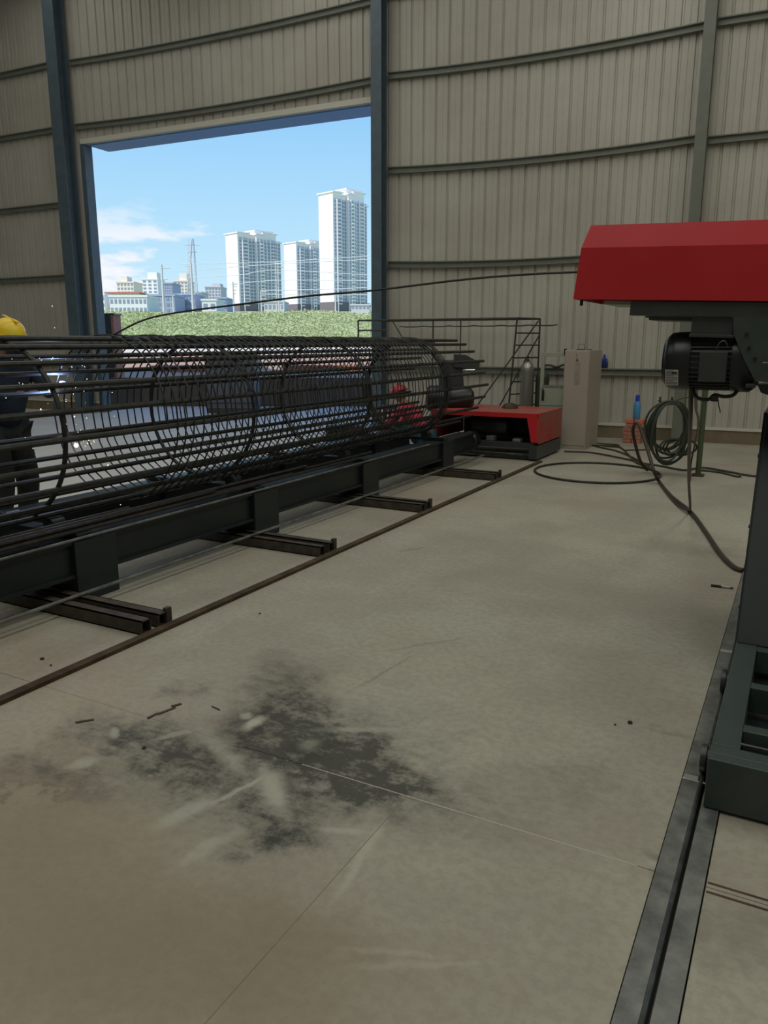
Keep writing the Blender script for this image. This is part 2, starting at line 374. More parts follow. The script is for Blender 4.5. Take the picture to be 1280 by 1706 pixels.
# ------------------------------------------------------------------ structure: far wall with the big opening
S_L, S_C, S_R = -14.62, -6.84, -1.30           # the three columns, along the wall
O0, O1, OT = -14.36, -6.98, 6.0                # opening
wb = MB().box(-24, O0, -0.012, 0.03, 0.215, 0.262).box(O1, 9, -0.012, 0.03, 0.215, 0.262).build('wall_back', M_trim, T=WM, kind='structure')
MB().box(-24, O0, 0.005, 0.16, -0.02, 0.215).box(O1, 9, 0.005, 0.16, -0.02, 0.215).build('curb', M_curb, wb, T=WM)
def sheet(s0, s1, z0, z1):
    """ribbed steel sheet seen from inside: narrow ribs 0.24 apart"""
    prof = []
    n = max(1, round((s1 - s0) / 0.24)); p = (s1 - s0) / n
    for i in range(n):
        x = s0 + i * p
        prof += [(x, 0.0), (x + p * .36, 0.0), (x + p * .40, 0.006), (x + p * .44, 0.0), (x + p * .78, 0.0), (x + p * .84, 0.028), (x + p * .94, 0.028)]
    prof.append((s1 + 0.012, -0.0006))
    vs = [(x, y, z) for z in (z0, z1) for x, y in prof] + [(x, y + .004, z) for z in (z0, z1) for x, y in prof]
    k = len(prof); fs = [(i, i + 1, k + i + 1, k + i) for i in range(k - 1)] + [(2 * k + i, 3 * k + i, 3 * k + i + 1, 2 * k + i + 1) for i in range(k - 1)]
    fs += [(0, k, 3 * k, 2 * k), (k - 1, 3 * k - 1, 4 * k - 1, 2 * k - 1)]
    MB().add(vs, fs).build('panel', M_wall, wb, T=WM, recalc=False)
def sheets(s0, s1, z0, z1):
    n = round((s1 - s0) / 0.72); p = (s1 - s0) / n
    for i in range(n): sheet(s0 + i * p, s0 + (i + 1) * p, z0, z1)
sheets(-22.4, O0, 0.26, 9.5)
sheets(O0, O1, OT + .06, 9.5)
sheets(O1, 3.1, 0.26, 9.5)
MB().box(3.1, 9, 0, .03, 0.26, 9.5).box(-24, -22.4, 0, .03, 0.26, 9.5).build('panel_flat', M_wall, wb, T=WM)
MB().box(-24.1, -24, -8, 13.2, -0.1, 9.5).build('wall_left', M_wall, kind='structure')
MB().box(8, 8.1, -8, 14.8, -0.1, 9.5).build('wall_right', M_wall, kind='structure')
MB().box(-24.1, 8.1, -8.1, -8, -0.1, 9.5).build('wall_rear', M_wall, kind='structure')
MB().box(-24.1, 8.1, -8.1, 15.0, 9.5, 9.6).build('ceiling', M_wall, kind='structure')
# door frame: jambs, lintel, outer canopy
dr = thing('door_1', None, None, tuple(WM @ Vector((O0, 0, 0))), kind='structure')
MB().box(O0 - .02, O0 + .10, -.02, .22, 0, OT + .06).build('door_jamb', M_colum, dr, T=WM)
MB().box(O1 - .06, O1 + .04, -.02, .22, 0, OT + .06).build('door_jamb', M_colum, dr, T=WM)
MB().box(O0, O1, -.03, .10, OT - .02, OT + .08).build('lintel', M_trim, dr, T=WM)
MB().box(O0 + .12, O1 + .3, .10, .72, OT - .04, OT + .03).build('canopy', M_blue, dr, T=WM)

def column(s, fw, dp, label, M_colum=None):
    M_colum = M_colum or MATS['column_paint_flare']
    o = thing('steel_column', label, 'column', tuple(WM @ Vector((s, -.12, 0))), 'steel columns of the far wall', rotz=WA)
    y1 = -.10; y0 = y1 - dp; t = .014
    MB().box(s - fw / 2, s + fw / 2, y0, y0 + t, 0.02, 9.4).build('front_flange', M_colum, o, T=WM)
    MB().box(s - fw / 2, s + fw / 2, y1 - t, y1, 0.02, 9.4).build('rear_flange', M_colum, o, T=WM)
    MB().box(s - t / 2, s + t / 2, y0 + t, y1 - t, 0.02, 9.4).build('web', M_colum, o, T=WM)
    MB().box(s - fw / 2 - .05, s + fw / 2 + .05, y0 - .05, y1 + .02, 0, 0.02).build('base_plate', M_colum, o, T=WM)
column(S_L, .32, .30, 'tall dark steel column at the left edge of the big opening')
column(S_C, .21, .24, 'tall dark steel column at the right edge of the big opening')
column(S_R, .17, .22, 'steel column rising behind the red hood on the right', M_columr)

def girt(s0, s1, z, label, sag=.05, group='wall girts'):
    n = 14; pts = []
    for i in range(n + 1):
        t = i / n; pts.append((s0 + (s1 - s0) * t, z - sag * 4 * t * (1 - t)))
    sec = [(-.10, .058), (-.10, .040), (-.05, .034), (-.05, -.045), (-.09, -.05), (-.09, -.058), (-.002, -.058), (-.002, .058)]
    k = len(sec); vs = [(x, y, z0 + dz) for x, z0 in pts for y, dz in sec]
    fs = [(i * k + j, i * k + (j + 1) % k, (i + 1) * k + (j + 1) % k, (i + 1) * k + j) for i in range(n) for j in range(k)]
    fs += [tuple(range(k)), tuple(range(n * k, (n + 1) * k))[::-1]]
    o = MB().add(vs, fs).build('wall_girt', M_girt, T=WM); tag(o, label, 'beam', group); return o
ordn = {7.68: 'topmost', 6.35: 'second from top', 4.75: 'third from top', 3.15: 'fourth from top', 1.15: 'lowest'}
for z in (7.68, 6.35, 4.75, 3.15, 1.15):
    girt(-22.4, S_L - .17, z, 'horizontal steel girt left of the left column, ' + ordn[z], 0.02)
for z in (7.64, 6.34):
    girt(S_L + .17, S_C - .11, z, 'horizontal steel girt above the big opening, ' + ('upper one' if z > 7 else 'lower one'), 0.07)
for z in (7.68, 6.37, 4.77, 3.10, 1.15):
    girt(S_C + .11, S_R - .09, z, 'horizontal steel girt between middle and right columns, ' + ordn[{6.37: 6.35, 4.77: 4.75, 3.10: 3.15}.get(z, z)], 0.07 if z > 2 else 0.0)
for z in (6.39, 4.73, 3.12, 1.15):
    girt(S_R + .09, 7.5, z, 'horizontal steel girt right of the right column, ' + {6.39: 'highest in view', 4.73: 'second in view', 3.12: 'hidden part behind the red hood', 1.15: 'lowest, behind the motor'}[z], 0.0)

# ------------------------------------------------------------------ rails on the floor
o = MB().box(chX - .028, chX + .028, -3, 10.55, 0.0, 0.022).build('floor_rail', M_rust); tag(o, 'long rusty flat steel rail running past the ends of the sleepers', 'rail')
o = MB().tube([(-3.885, -3, .0975), (-3.885, 10.2, .0975)], .012, 8).build('steel_pipe', M_steel, smooth=True); tag(o, 'long thin pale pipe lying across the sleepers beside the bed legs', 'pipe')
cr_ = thing('carriage_rail', 'heavy steel floor rail with a dark groove under the dark carriage on the right', 'rail', (-.19, 5, 0))
MB().box(rX0 + .003, -.197, -3, 13.3, -.012, .010).build('left_flange', M_steel, cr_)
MB().box(-.178, rX1 - .003, -3, 13.3, -.012, .008).build('right_flange', M_steel, cr_)
MB().tube([(-.196, -3, .010), (-.196, 13.3, .010)], .008, 8).build('rail_head', M_steeld, cr_, smooth=True)
MB().box(-.197, -.178, -3, 13.3, -.0195, -.012).build('groove', M_black, cr_)
for yy in (2.93, 4.35):
    MB().box(rX0 + .004, -.122, yy - .02, yy + .02, .008, .016).build('weld_glint', M_chrome, cr_, bevel=.004)  # chrome plates put in as the bright glints on the rail welds

# ------------------------------------------------------------------ rebar cage
CX, CZ, CR = -4.5, 1.09, 0.62
cage = thing('rebar_cage', 'long cylindrical rebar cage lying on the dark bed', 'rebar cage', (CX, 5, CZ - CR))
nb = 22
bar0 = MB().cyl((0, 0.6, 0), (0, 10.35, 0), .0185, 8)
me0 = None
for k in range(nb):
    a = R(80 - k * 360 / nb)
    px, pz = CX + (CR - .03) * math.cos(a), CZ + (CR - .03) * math.sin(a)
    if me0 is None:
        o = bar0.build('longitudinal_bar', M_rebar2, cage, smooth=True); me0 = o.data
        inv = ROOT[cage.name].inverted()
        base = Vector((0, 0, 0)); o.location = (px, 0, pz)
    else:
        o = bpy.data.objects.new('longitudinal_bar', me0); C.objects.link(o); o.parent = cage
        o.location = (px, random.uniform(-.12, .08), pz)
# the shared mesh is stored relative to the root; positions above are world positions
for k, yy in enumerate((1.4, 3.22, 5.08, 7.02, 8.93)):
    for dy in ((0, .06) if k == 4 else (0,)):
        pts = [(CX + (CR - .055) * math.cos(2 * math.pi * j / 48), yy + dy, CZ + (CR - .055) * math.sin(2 * math.pi * j / 48)) for j in range(48)]
        MB().tube(pts, .0155, 7, closed=True).build('stiffener_ring', M_rebar2, cage, smooth=True)
pitch = 0.092; y0, y1 = 4.05, 8.98; turns = int((y1 - y0) / pitch); nseg = 30
pts = []
for i in range(turns * nseg + 1):
    a = 2 * math.pi * i / nseg; yv = y0 + pitch * i / nseg
    rr = CR - .008 + .004 * math.sin(i * .37)
    pts.append((CX + rr * math.cos(a), yv + .012 * math.sin(i / nseg * 1.7), CZ + rr * math.sin(a)))
MB().tube(pts, .0062, 5).build('spiral_wire', M_rebar2, cage, smooth=True)
pts = [(CX + (CR - .002) * math.cos(R(j * 6)), 8.9 + .05 * j / 60, CZ + (CR - .002) * math.sin(R(j * 6))) for j in range(150)]
MB().tube(pts, .006, 5).build('end_hoop', M_rebar2, cage, smooth=True)

# ------------------------------------------------------------------ bed that carries the cage
bed = thing('cage_bed', 'long dark steel bed on legs and sleepers under the rebar cage', 'machine bed', (-4.5, 5, 0))
def hbeam(x0, x1, yA, yB, z0, z1, name):
    t = .02
    return MB().box(x0, x1, yA, yB, z1 - t, z1).box(x0, x1, yA, yB, z0, z0 + t).box(x1 - .05, x1 - .03, yA, yB, z0 + t, z1 - t).build(name, M_dark, bed)
hbeam(-4.24, -4.0, -1.5, 10.15, .17, .41, 'front_beam')
hbeam(-5.25, -5.0, -1.5, 10.15, .17, .41, 'rear_beam')
MB().lathe([(.02, 0), (.10, 0), (.13, .03), (.13, .17), (.10, .2), (.02, .2)], (-4.14, 10.22, .28), (0, 1, 0)).build('end_roller', M_black, bed, smooth=True)
for ye in (1.7, 3.60, 5.45, 7.30, 9.36):
    MB().box(-4.30, -3.985, ye - .34, ye, 0.0, .404).build('leg', M_dark, bed, bevel=.004)
    MB().box(-5.27, -4.98, ye - .34, ye, 0.0, .404).build('leg', M_dark, bed, bevel=.004)
    MB().box(-5.25, -4.0, ye - .30, ye - .18, .411, .45).build('cross_arm', M_dark, bed, bevel=.004)
    for sx in (-4.72, -4.28):
        MB().lathe([(.01, 0), (.055, 0), (.055, .10), (.01, .10)], (sx, ye - .29, .455 if abs(sx + 4.5) < .1 else .47), (0, 1, 0), 14).build('support_roller', M_steeld, bed, smooth=True)
for ye in (1.42, 3.26, 5.14, 6.98, 9.03):
    sl = MB()
    for dy in (-.22, -.085):
        a, b = ye + dy, ye + dy + .075
        if True:   # channel section, open side outwards
            sl.box(-5.6, -3.215, a, a + .008, .0, .085).box(-5.6, -3.215, b - .008, b, .0, .085).box(-5.6, -3.215, a, b, .077, .085).box(-5.6, -3.215, a, b, .0, .008)
    sl.build('sleeper', M_sleep, bed)
    MB().box(-3.235, -3.205, ye - .025, ye + .015, .0, .105).build('end_stop', M_sleep, bed)
# pale tube drawn as the highlight on the front beam's top edge
MB().tube([(-3.985, -1.5, .425), (-3.985, 8.6, .425)], .009, 8).build('edge_highlight', M_steel, bed, smooth=True)
# loose reinforcing bars lying on the cross arms at the near side of the cage
for i, (x, z, ya, yb) in enumerate(((-4.03, .465, -1.2, 6.9), (-4.085, .465, -1.4, 5.8), (-4.14, .465, -1.1, 7.4), (-4.19, .466, -1.3, 5.1), (-4.055, .492, -1.3, 4.7), (-4.115, .492, -1.2, 6.1), (-4.165, .493, -1.4, 3.9))):
    w = [( x + .006 * math.sin(j * 1.3 + i), ya + (yb - ya) * j / 10, z) for j in range(11)]
    o = MB().tube(w, .0135, 7).build('loose_rebar', M_rebar, smooth=True)
    tag(o, 'loose dark bar on the bed before the cage, ' + ('outermost of the bottom row', 'second from outside, bottom row', 'third from outside, bottom row', 'innermost of the bottom row', 'outermost of the upper row', 'middle of the upper row', 'innermost of the upper row')[i], 'rebar', 'loose bars on the bed')
for i, (ya, yb, x0, x1) in enumerate(((3.6, 5.1, -4.62, -4.34), (4.3, 5.8, -4.42, -4.6))):
    o = MB().tube([(x0, ya, .515), (x1, yb, .52)], .012, 7).build('rebar_offcut', M_rebar2, smooth=True)
    tag(o, 'short bar offcut lying inside the cage, ' + ('nearer one' if i == 0 else 'farther one'), 'rebar')

# ------------------------------------------------------------------ bent wire rod from the hood over to the cage top
PA = Vector((-4.42, 4.12, 1.705)); PB = Vector((-1.10, 4.4, 2.025))
nrm = (PB - PA).cross(Vector((0, 0, 1))).normalized()
def onplane(u, v):
    r = ray(u, v); t = (PA - O_).dot(nrm) / r.dot(nrm); return O_ + r * t
wp = [PA] + [onplane(*p) for p in ((240, 533), (300, 520), (400, 507), (515, 493), (620, 484), (770, 466), (880, 457))] + [PB]
o = MB().tube(spline(wp, 6), .0065, 7).build('bent_wire_rod', M_rebar, smooth=True); tag(o, 'long thin steel wire arching from the red hood to the cage', 'wire')

# ------------------------------------------------------------------ near carriage on the right
ca = thing('machine_carriage', 'large dark machine on the right rail with overhanging red hood and black motor', 'machine', (0, 3.5, 0))
zt = .205
MB().box(-.17, .9, 2.75, 2.80, .012, zt).box(-.17, .9, 2.80, 2.87, zt - .012, zt).build('front_member', M_green, ca, bevel=.004)
MB().box(-.17, -.075, 2.871, 4.3, .03, zt).build('side_member', M_green, ca, bevel=.004)
MB().box(.78, .9, 2.871, 4.3, .03, zt).build('side_member', M_green, ca, bevel=.004)
for yy in (3.06, 3.49, 3.95):
    MB().box(-.075, .78, yy - .03, yy + .03, .09, zt - .002).build('cross_member', M_green, ca, bevel=.004)
MB().box(-.075, .78, 2.80, 4.3, .045, .055).build('belly_plate', M_dark, ca)
for yy, zz in ((2.985, .168), (2.965, .128)):
    MB().cyl((-.075, yy, zz), (.78, yy, zz), .007, 10).build('guide_rod', M_chrome, ca, smooth=True)
for yy in (3.0, 3.8):
    MB().lathe([(.012, 0), (.055, 0), (.055, .02), (.045, .022), (.045, .04), (.012, .04)], (-.21, yy, .07), (1, 0, 0), 18).build('wheel', M_steeld, ca, smooth=True)
# leaning side plate and column
MB().prism([(-.18, 3.98, .03), (-.18, 5.2, .03), (-.18, 5.5, 1.28), (-.18, 4.66, 1.28)], (.012, 0, 0)).build('side_plate', M_dark, ca)
MB().prism([(-.168, 3.98, zt), (-.168, 5.2, zt), (-.168, 5.5, 1.28), (-.168, 4.66, 1.28)], (.5, 0, 0)).build('pedestal', M_dark, ca, bevel=.006)
MB().box(-.05, .332, 4.62, 5.4, 1.28, 1.9).build('pedestal_neck', M_dark, ca, bevel=.006)
for yy, zz in ((4.1, .32), (4.3, .7), (4.5, 1.05)):
    MB().lathe([(.001, 0), (.012, 0), (.012, .008), (.001, .008)], (-.188, yy + .12, zz), (1, 0, 0), 6).build('bolt', M_steel, ca)

# head with red hood
hd = ca      # the head is carried by the carriage and moves with it
ROT = Matrix.Translation((-1.1, 4.3, 2.0)) @ Matrix.Rotation(R(2.0), 4, 'Y') @ Matrix.Translation((1.1, -4.3, -2.0))
# hood section: front face, chamfer, top
zb, zm, zt2 = 1.872, 2.13, 2.245
hv = []
def hood_sec(x, dx, inset=0.0):
    return [(x + dx * 0, 4.22, zb), (x + dx * .4, 4.22, zm), (x + dx, 4.262, zt2), (x + dx, 4.72, zt2), (x + dx * .35, 4.84, zm), (x, 4.84, zb)]
sa = hood_sec(-1.125, .05); sb = hood_sec(.9, .0)
t_ = .006
MB().add(sa + sb, [(0, 1, 7, 6), (1, 2, 8, 7), (2, 3, 9, 8), (3, 4, 10, 9), (4, 5, 11, 10), (0, 5, 4, 3, 2, 1), (6, 7, 8, 9, 10, 11)], ROT).build('hood', M_red, hd, recalc=True)
sol = bpy.data.objects['hood'].modifiers.new('sheet', 'SOLIDIFY'); sol.thickness = .004
MB().box(-.98, -.84, 4.3, 4.7, zb - .022, zb - .004, ROT).build('edge_tray', M_cabin, hd)
MB().cyl(ROT @ Vector((-1.10, 4.3, zb - .03)), ROT @ Vector((-1.10, 4.3, zb + .0)), .009, 8).build('knob', M_black, hd)
MB().box(-.83, .9, 4.24, 4.34, 1.795, 1.868, ROT).box(-.83, .9, 4.68, 4.78, 1.795, 1.868, ROT).box(-.75, .9, 4.34, 4.68, 1.775, 1.80, ROT).build('base_beam', M_dark2, hd, bevel=.003)
MB().box(-.525, -.33, 4.26, 4.6, 1.70, 1.80, ROT).box(-.53, -.32, 4.25, 4.62, 1.695, 1.712, ROT).build('motor_bracket', M_dark2, hd, bevel=.003)
gp = [onY(u, v, 4.24) for u, v in ((1222, 533), (1222, 556), (1240, 600), (1258, 634), (1300, 640), (1360, 640), (1360, 525), (1222, 525))]
MB().prism(gp, (0, .03, 0)).build('gusset_plate', M_green, hd, bevel=.002)
for u, v in ((1244, 557), (1248, 580), (1258, 598)):
    p = onY(u, v, 4.235); MB().lathe([(.001, -.008), (.009, -.008), (.009, .004), (.001, .004)], p, (0, 1, 0), 10).build('bolt', M_black, hd)
MB().prism([onY(u, v, 4.30) for u, v in ((1262, 640), (1268, 654), (1290, 662), (1340, 662), (1340, 640))], (0, .12, 0)).build('lower_bracket', M_dark, hd)
p = onY(1279, 604, 4.22); MB().cyl(p + Vector((-.02, 0, 0)), p + Vector((.1, 0, 0)), .004, 8).build('pin', M_chrome, hd)
# motor
mc = Vector((0, 4.40, 1.552)); mr = .148
MB().lathe([(.02, -.664), (.09, -.662), (.128, -.655), (.146, -.635), (.150, -.60), (.152, -.545), (.150, -.528)], mc, (1, 0, 0), 40).build('fan_cover', M_black, hd, smooth=True)
fc = MB()
for j in range(5):
    rr = .03 + j * .02
    fc.tube([mc + Vector((-.666 + .0, rr * math.cos(2 * math.pi * i / 24), rr * math.sin(2 * math.pi * i / 24))) for i in range(24)], .002, 4, closed=True)
fc.build('fan_grille', M_steeld, hd)
MB().lathe([(.02, -.53), (.132, -.53), (.132, -.33), (.02, -.33)], mc, (1, 0, 0), 40).build('motor_body', M_dark2, hd, smooth=True)
fin = MB()
for j in range(36):
    a = 2 * math.pi * j / 36; T = Matrix.Translation(mc) @ Matrix.Rotation(a, 4, 'X')
    fin.box(-.528, -.332, -.0022, .0022, .12, .147, T)
fin.build('cooling_fins', M_dark2, hd)
MB().lathe([(.02, -.335), (.150, -.335), (.153, -.30), (.152, -.25), (.13, -.225), (.02, -.215)], mc, (1, 0, 0), 40).build('end_shield', M_black, hd, smooth=True)
for j in range(4):
    a = R(45 + 90 * j); p = mc + Vector((-.26, .158 * math.cos(a), .158 * math.sin(a)))
    MB().cyl(p, p + Vector((.045, 0, 0)), .012, 8).build('bolt', M_dark2, hd)
MB().box(-.475, -.355, 4.235, 4.29, 1.46, 1.60).box(-.48, -.35, 4.228, 4.236, 1.455, 1.605).build('terminal_box', M_dark2, hd, bevel=.004)
MB().tube(spline([(-.41, 4.26, 1.60), (-.395, 4.235, 1.645), (-.37, 4.235, 1.655), (-.355, 4.26, 1.625)], 6), .003, 6).build('terminal_wire', M_steel, hd, smooth=True)
MB().lathe([(.001, 0), (.009, 0), (.009, .012), (.001, .012)], mc + Vector((-.50, -.06, .145)), (0, 0, 1), 10).build('lifting_eye', M_black, hd)
# rating plate on the fan cover
T = Matrix.Translation(mc) @ Matrix.Rotation(R(28), 4, 'X')
pl = MB().box(-.642, -.578, -.1545, -.152, -.055, .035, T).build('rating_plate', M_lab, hd)
q = MB()
for j in range(9): q.box(-.638, -.582 if j % 3 else -.60, -.1555, -.1544, .028 - j * .0095, .031 - j * .0095, T)
q.box(-.61, -.585, -.1555, -.1544, .014, .024, T)
q.build('plate_print', M_dark2, pl)
MB().tube(spline([(-.515, 4.36, 1.415), (-.50, 4.35, 1.38), (-.47, 4.34, 1.362), (-.43, 4.34, 1.362), (-.405, 4.34, 1.385), (-.36, 4.34, 1.378), (-.32, 4.35, 1.385), (-.30, 4.36, 1.41)], 6), .0095, 8).build('motor_lead', M_black, hd, smooth=True)
MB().box(-.42, -.385, 4.325, 4.355, 1.352, 1.385).build('cable_gland', M_black, hd, bevel=.004)
MB().tube(spline([(-.385, 4.34, 1.36), (-.38, 4.34, 1.33), (-.373, 4.34, 1.31), (-.37, 4.34, 1.295)], 5), .003, 6).build('cable_tie', M_black, hd)

# ------------------------------------------------------------------ hoses and cables
def hose(pts, r, m, label, cat='cable', name='cable', k=8, group=None):
    o = MB().tube(spline(pts, k), r, 8).build(name, m, smooth=True); tag(o, label, cat, group); return o
z2 = .016
hose([onY(1152, 620, 4.30), onY(1151, 690, 4.6), onY(1149, 745, 5.4), at(1148, 800, 6.2), at(1150, 838, 6.9), G(1150, 852, z2)], .012, M_cableb, 'dark cable hanging straight down from the motor to the floor')
hose([onY(1161, 640, 4.36), at(1160, 680, 5.5), at(1164, 705, 7.5), at(1158, 740, 9.0), at(1152, 770, 9.6), G(1150, 800, z2)], .010, M_cableb, 'thinner dark cable curving down beside the hanging one')
hose([at(1079, 783, 9.9), at(1068, 770, 9.8), at(1060, 745, 9.8), at(1055, 720, 9.7), at(1058, 707, 9.6), at(1064, 707, 9.5), at(1072, 727, 9.4), at(1083, 762, 9.2), at(1090, 785, 9.0), G(1099, 803, .02), G(1118, 826, z2), G(1150, 852, z2), G(1175, 885, z2), G(1200, 922, z2), G(1222, 944, z2), G(1238, 951, z2)], .020, M_cableb, 'thick brown hose looping up then snaking to the carriage rail')
hose([G(1100, 806, z2), G(1112, 822, z2), G(1128, 840, z2), G(1148, 852, z2 + .02)], .012, M_cableb, 'short dark hose lying next to the snaking hose')
for i, pts in enumerate(([(975, 738), (1000, 745), (1030, 752), (1060, 765), (1083, 780), (1097, 790)], [(985, 742), (1010, 742), (1035, 746), (1060, 770), (1080, 776)], [(940, 752), (985, 754), (1030, 762), (1070, 771), (1082, 777)])):
    hose([G(u, v, .014 + .002 * i) for u, v in pts], .012, M_cableb, 'dark floor cable from cabinet toward hose coil, ' + ('middle one', 'upper one bending sharply', 'lowest one')[i])
hose([G(980, 737, .012), G(1005, 739, .012), G(1030, 741, .012), G(1028, 745, .012), G(1005, 743, .012)], .009, M_cable, 'small green cable loop on the floor beside the cabinet')
hose([G(1040, 750, .014), G(1085, 749, .014)], .010, M_cableb, 'short straight cable between brick stack and hose coil')
hose([G(1060, 770, .014), G(1100, 776, .016), G(1140, 783, .016), G(1170, 779, .016), G(1210, 785, .016), G(1242, 791, .016), G(1275, 795, .016)], .013, M_cable, 'dark hose on the floor running right behind the green post')
hose([G(1165, 783, .014), G(1200, 787, .014), G(1230, 794, .014), G(1234, 790, .03)], .012, M_cable, 'green hose end lying right of the green post')
# coil of hose hanging on the post
tangle = thing('hose_coil', 'big dark green hose coil hanging beside the green post', 'hose', tuple(at(1118, 778, 9.7)))
random.seed(3)
cdir = Vector((cyw, syw, 0))
for j in range(9):
    w = random.uniform(.20, .27); h = random.uniform(.30, .41); dz = random.uniform(-.02, .01)
    cc = at(1118 + random.uniform(-5, 5), 665, 9.55 + .035 * j); cc.z = .93 + dz
    pts = []
    for i in range(28):
        a = 2 * math.pi * i / 28; x = w * math.sin(a) * (1 + .12 * math.sin(a * 2 + j)); zz = -h + h * math.cos(a)
        pts.append(cc + cdir * x + Vector((0, 0, zz)) + Vector((-syw, cyw, 0)) * .02 * math.sin(a + j))
    MB().tube(pts, .0135, 7, closed=True).build('hose_loop', M_cable, tangle, smooth=True)
for j in range(3):
    cc = at(1120 + 8 * j, 745, 9.6 + .05 * j); w = .15 + .02 * j
    pts = [cc + cdir * w * math.cos(a) + Vector((0, 0, .10 * math.sin(a))) for a in [2 * math.pi * i / 24 for i in range(24)]]
    MB().tube(pts, .0125, 7, closed=True).build('hose_loop', M_cable, tangle, smooth=True)
for u in (1100, 1120):
    p = at(u, 668, 9.7); MB().cyl(p + Vector((0, 0, -.05)), p + Vector((0, 0, .05)), .012, 8).cyl(p + Vector((-.03, 0, 0)), p + Vector((.03, 0, 0)), .006, 6).build('clip', M_steeld, tangle)
gpst = thing('pipe_post', 'thin green pipe post on a small foot beside the hose coil', 'post', tuple(G(1163, 793)))
b0 = G(1163, 793); 
MB().cyl(b0, b0 + Vector((.0, .0, 1.33)), .034, 12).build('pipe', M_gpipe, gpst, smooth=True)
MB().box(b0.x - .07, b0.x + .07, b0.y - .06, b0.y + .06, 0, .025).build('foot_plate', M_rust, gpst, bevel=.004)
MB().tube([b0 + Vector((0, 0, .98)), b0 + Vector((-.22, .02, .98)), b0 + Vector((-.36, .02, .93))], .010, 6).build('hook_arm', M_gpipe, gpst)
# big hoop lying on the floor
hc = (G(892, 784) + G(1100, 793)) / 2
ring = [(hc.x + .78 * math.cos(a), hc.y + .80 * math.sin(a), .016) for a in [2 * math.pi * i / 64 for i in range(64)]]
o = MB().tube(ring, .0135, 8, closed=True).build('steel_hoop', M_rebar2, smooth=True); tag(o, 'large steel hoop lying flat on the floor before the cabinet', 'hoop')
# brick stack with a blue bottle
bk = thing('brick_stack', 'small stack of reddish bricks against the far wall', 'brick stack', (-2.45, 13.35, 0))
random.seed(11)
b0 = G(1043, 734)
for c in range(6):
    for r_ in range(2):
        ox = random.uniform(-.012, .012)
        x0 = -2.60 + r_ * .145 + ox + (.03 if c > 3 else 0)
        MB().box(x0, x0 + .135, 13.28, 13.5, .002 + c * .066, .063 + c * .066).build('brick', M_brick if c < 5 else M_mort, bk, bevel=.004)
def bottle(p, s, m1, m2, label, name='bottle'):
    o = thing(name, label, 'bottle', tuple(p))
    MB().lathe([(.03 * s, 0), (.034 * s, .005 * s), (.034 * s, .12 * s), (.03 * s, .145 * s), (.022 * s, .17 * s)], p, n=16).build('body', m2, o, smooth=True)
    MB().lathe([(.02 * s, .168 * s), (.021 * s, .21 * s), (.016 * s, .23 * s), (.01 * s, .232 * s)], p, n=16).build('cap', m1, o, smooth=True)
    return o
bottle(Vector((-2.42, 13.38, .394)), 1.75, M_bblue, M_bcyan, 'blue topped bottle standing on the brick stack')
# blue bottles on the low girt
for i, (u, s_) in enumerate(((1003, .7), (1007, 1.0), (1011, .7))):
    p = WM @ Vector((onW(u, 617).x, -.055, 1.212)); bottle(p, s_, M_bblue, mat('dark_blue_plastic', lin(30, 48, 90), .4), 'tiny dark blue bottle on the low girt, ' + ('left', 'middle, tallest', 'right')[i] + ' of three')

# ------------------------------------------------------------------ control cabinet with its open door
cb = thing('control_cabinet', 'tall beige steel control cabinet near the far wall', 'cabinet', (-3.13, 12.5, 0))
x0, x1, ya, yb, ht = -3.33, -2.945, 12.12, 12.95, 1.53
MB().box(x0, x1, ya, yb, 0.0, ht).build('body', M_cab, cb, bevel=.006)
MB().box(x0 + .012, x1 - .012, ya - .008, ya + .001, .06, ht - .02).build('front_panel', M_cab, cb, bevel=.003)
lv = MB()
for j in range(11): lv.box(x0 + .17, x0 + .25, ya - .014, ya - .007, 1.02 + j * .03, 1.03 + j * .03)
lv.build('louvre', M_cabin, cb)
MB().lathe([(.001, 0), (.014, 0), (.014, .02), (.001, .02)], (x0 + .20, ya - .028, 1.38), (0, 1, 0), 12).build('button', mat('red_button', lin(150, 20, 20), .4), cb)
MB().box(x0 + .15, x0 + .27, ya + .1, ya + .2, ht, ht + .015).box(x0 + .31, x0 + .37, ya + .1, ya + .2, ht, ht + .012).build('top_plate', M_dark2, cb)
MB().tube([(x0 + .16, ya + .15, ht), (x0 + .17, ya + .15, ht + .09), (x0 + .25, ya + .15, ht + .09), (x0 + .26, ya + .15, ht)], .004, 5).build('wire_handle', M_steeld, cb)
MB().tube([(x0 + .165, ya - .004, ht - .01), (x0 + .2, ya - .01, 1.40)], .003, 5).build('lead', M_dark2, cb)
dx0, dx1 = -3.73, -3.345
d = MB()
yd = 12.2
d.box(dx0, dx1, yd, yd + .03, .06, .98).box(dx0, dx1, yd, yd + .03, 1.43, 1.49).box(dx0, dx0 + .055, yd, yd + .03, .98, 1.43).box(dx1 - .01, dx1, yd, yd + .03, .98, 1.43)
do = d.build('door', M_cabin, cb, bevel=.003); lab(do, 'open pale green door with a window')
MB().box(dx0 + .04, dx1, yd - .006, yd, .95, .985).box(dx0, dx1, yd - .005, yd, .66, .67).build('door_rib', M_girt, do)
MB().tube([(dx0 + .05, yd - .02, .93), (dx0 + .065, yd - .03, .86), (dx0 + .055, yd - .03, .78)], .012, 8).box(dx0 + .04, dx0 + .075, yd - .012, yd, .74, .90).build('door_handle', M_black, do)
MB().box(dx1 - .02, dx1 + .015, yd - .01, yd + .04, 1.46, 1.55).build('hinge', M_black, do)
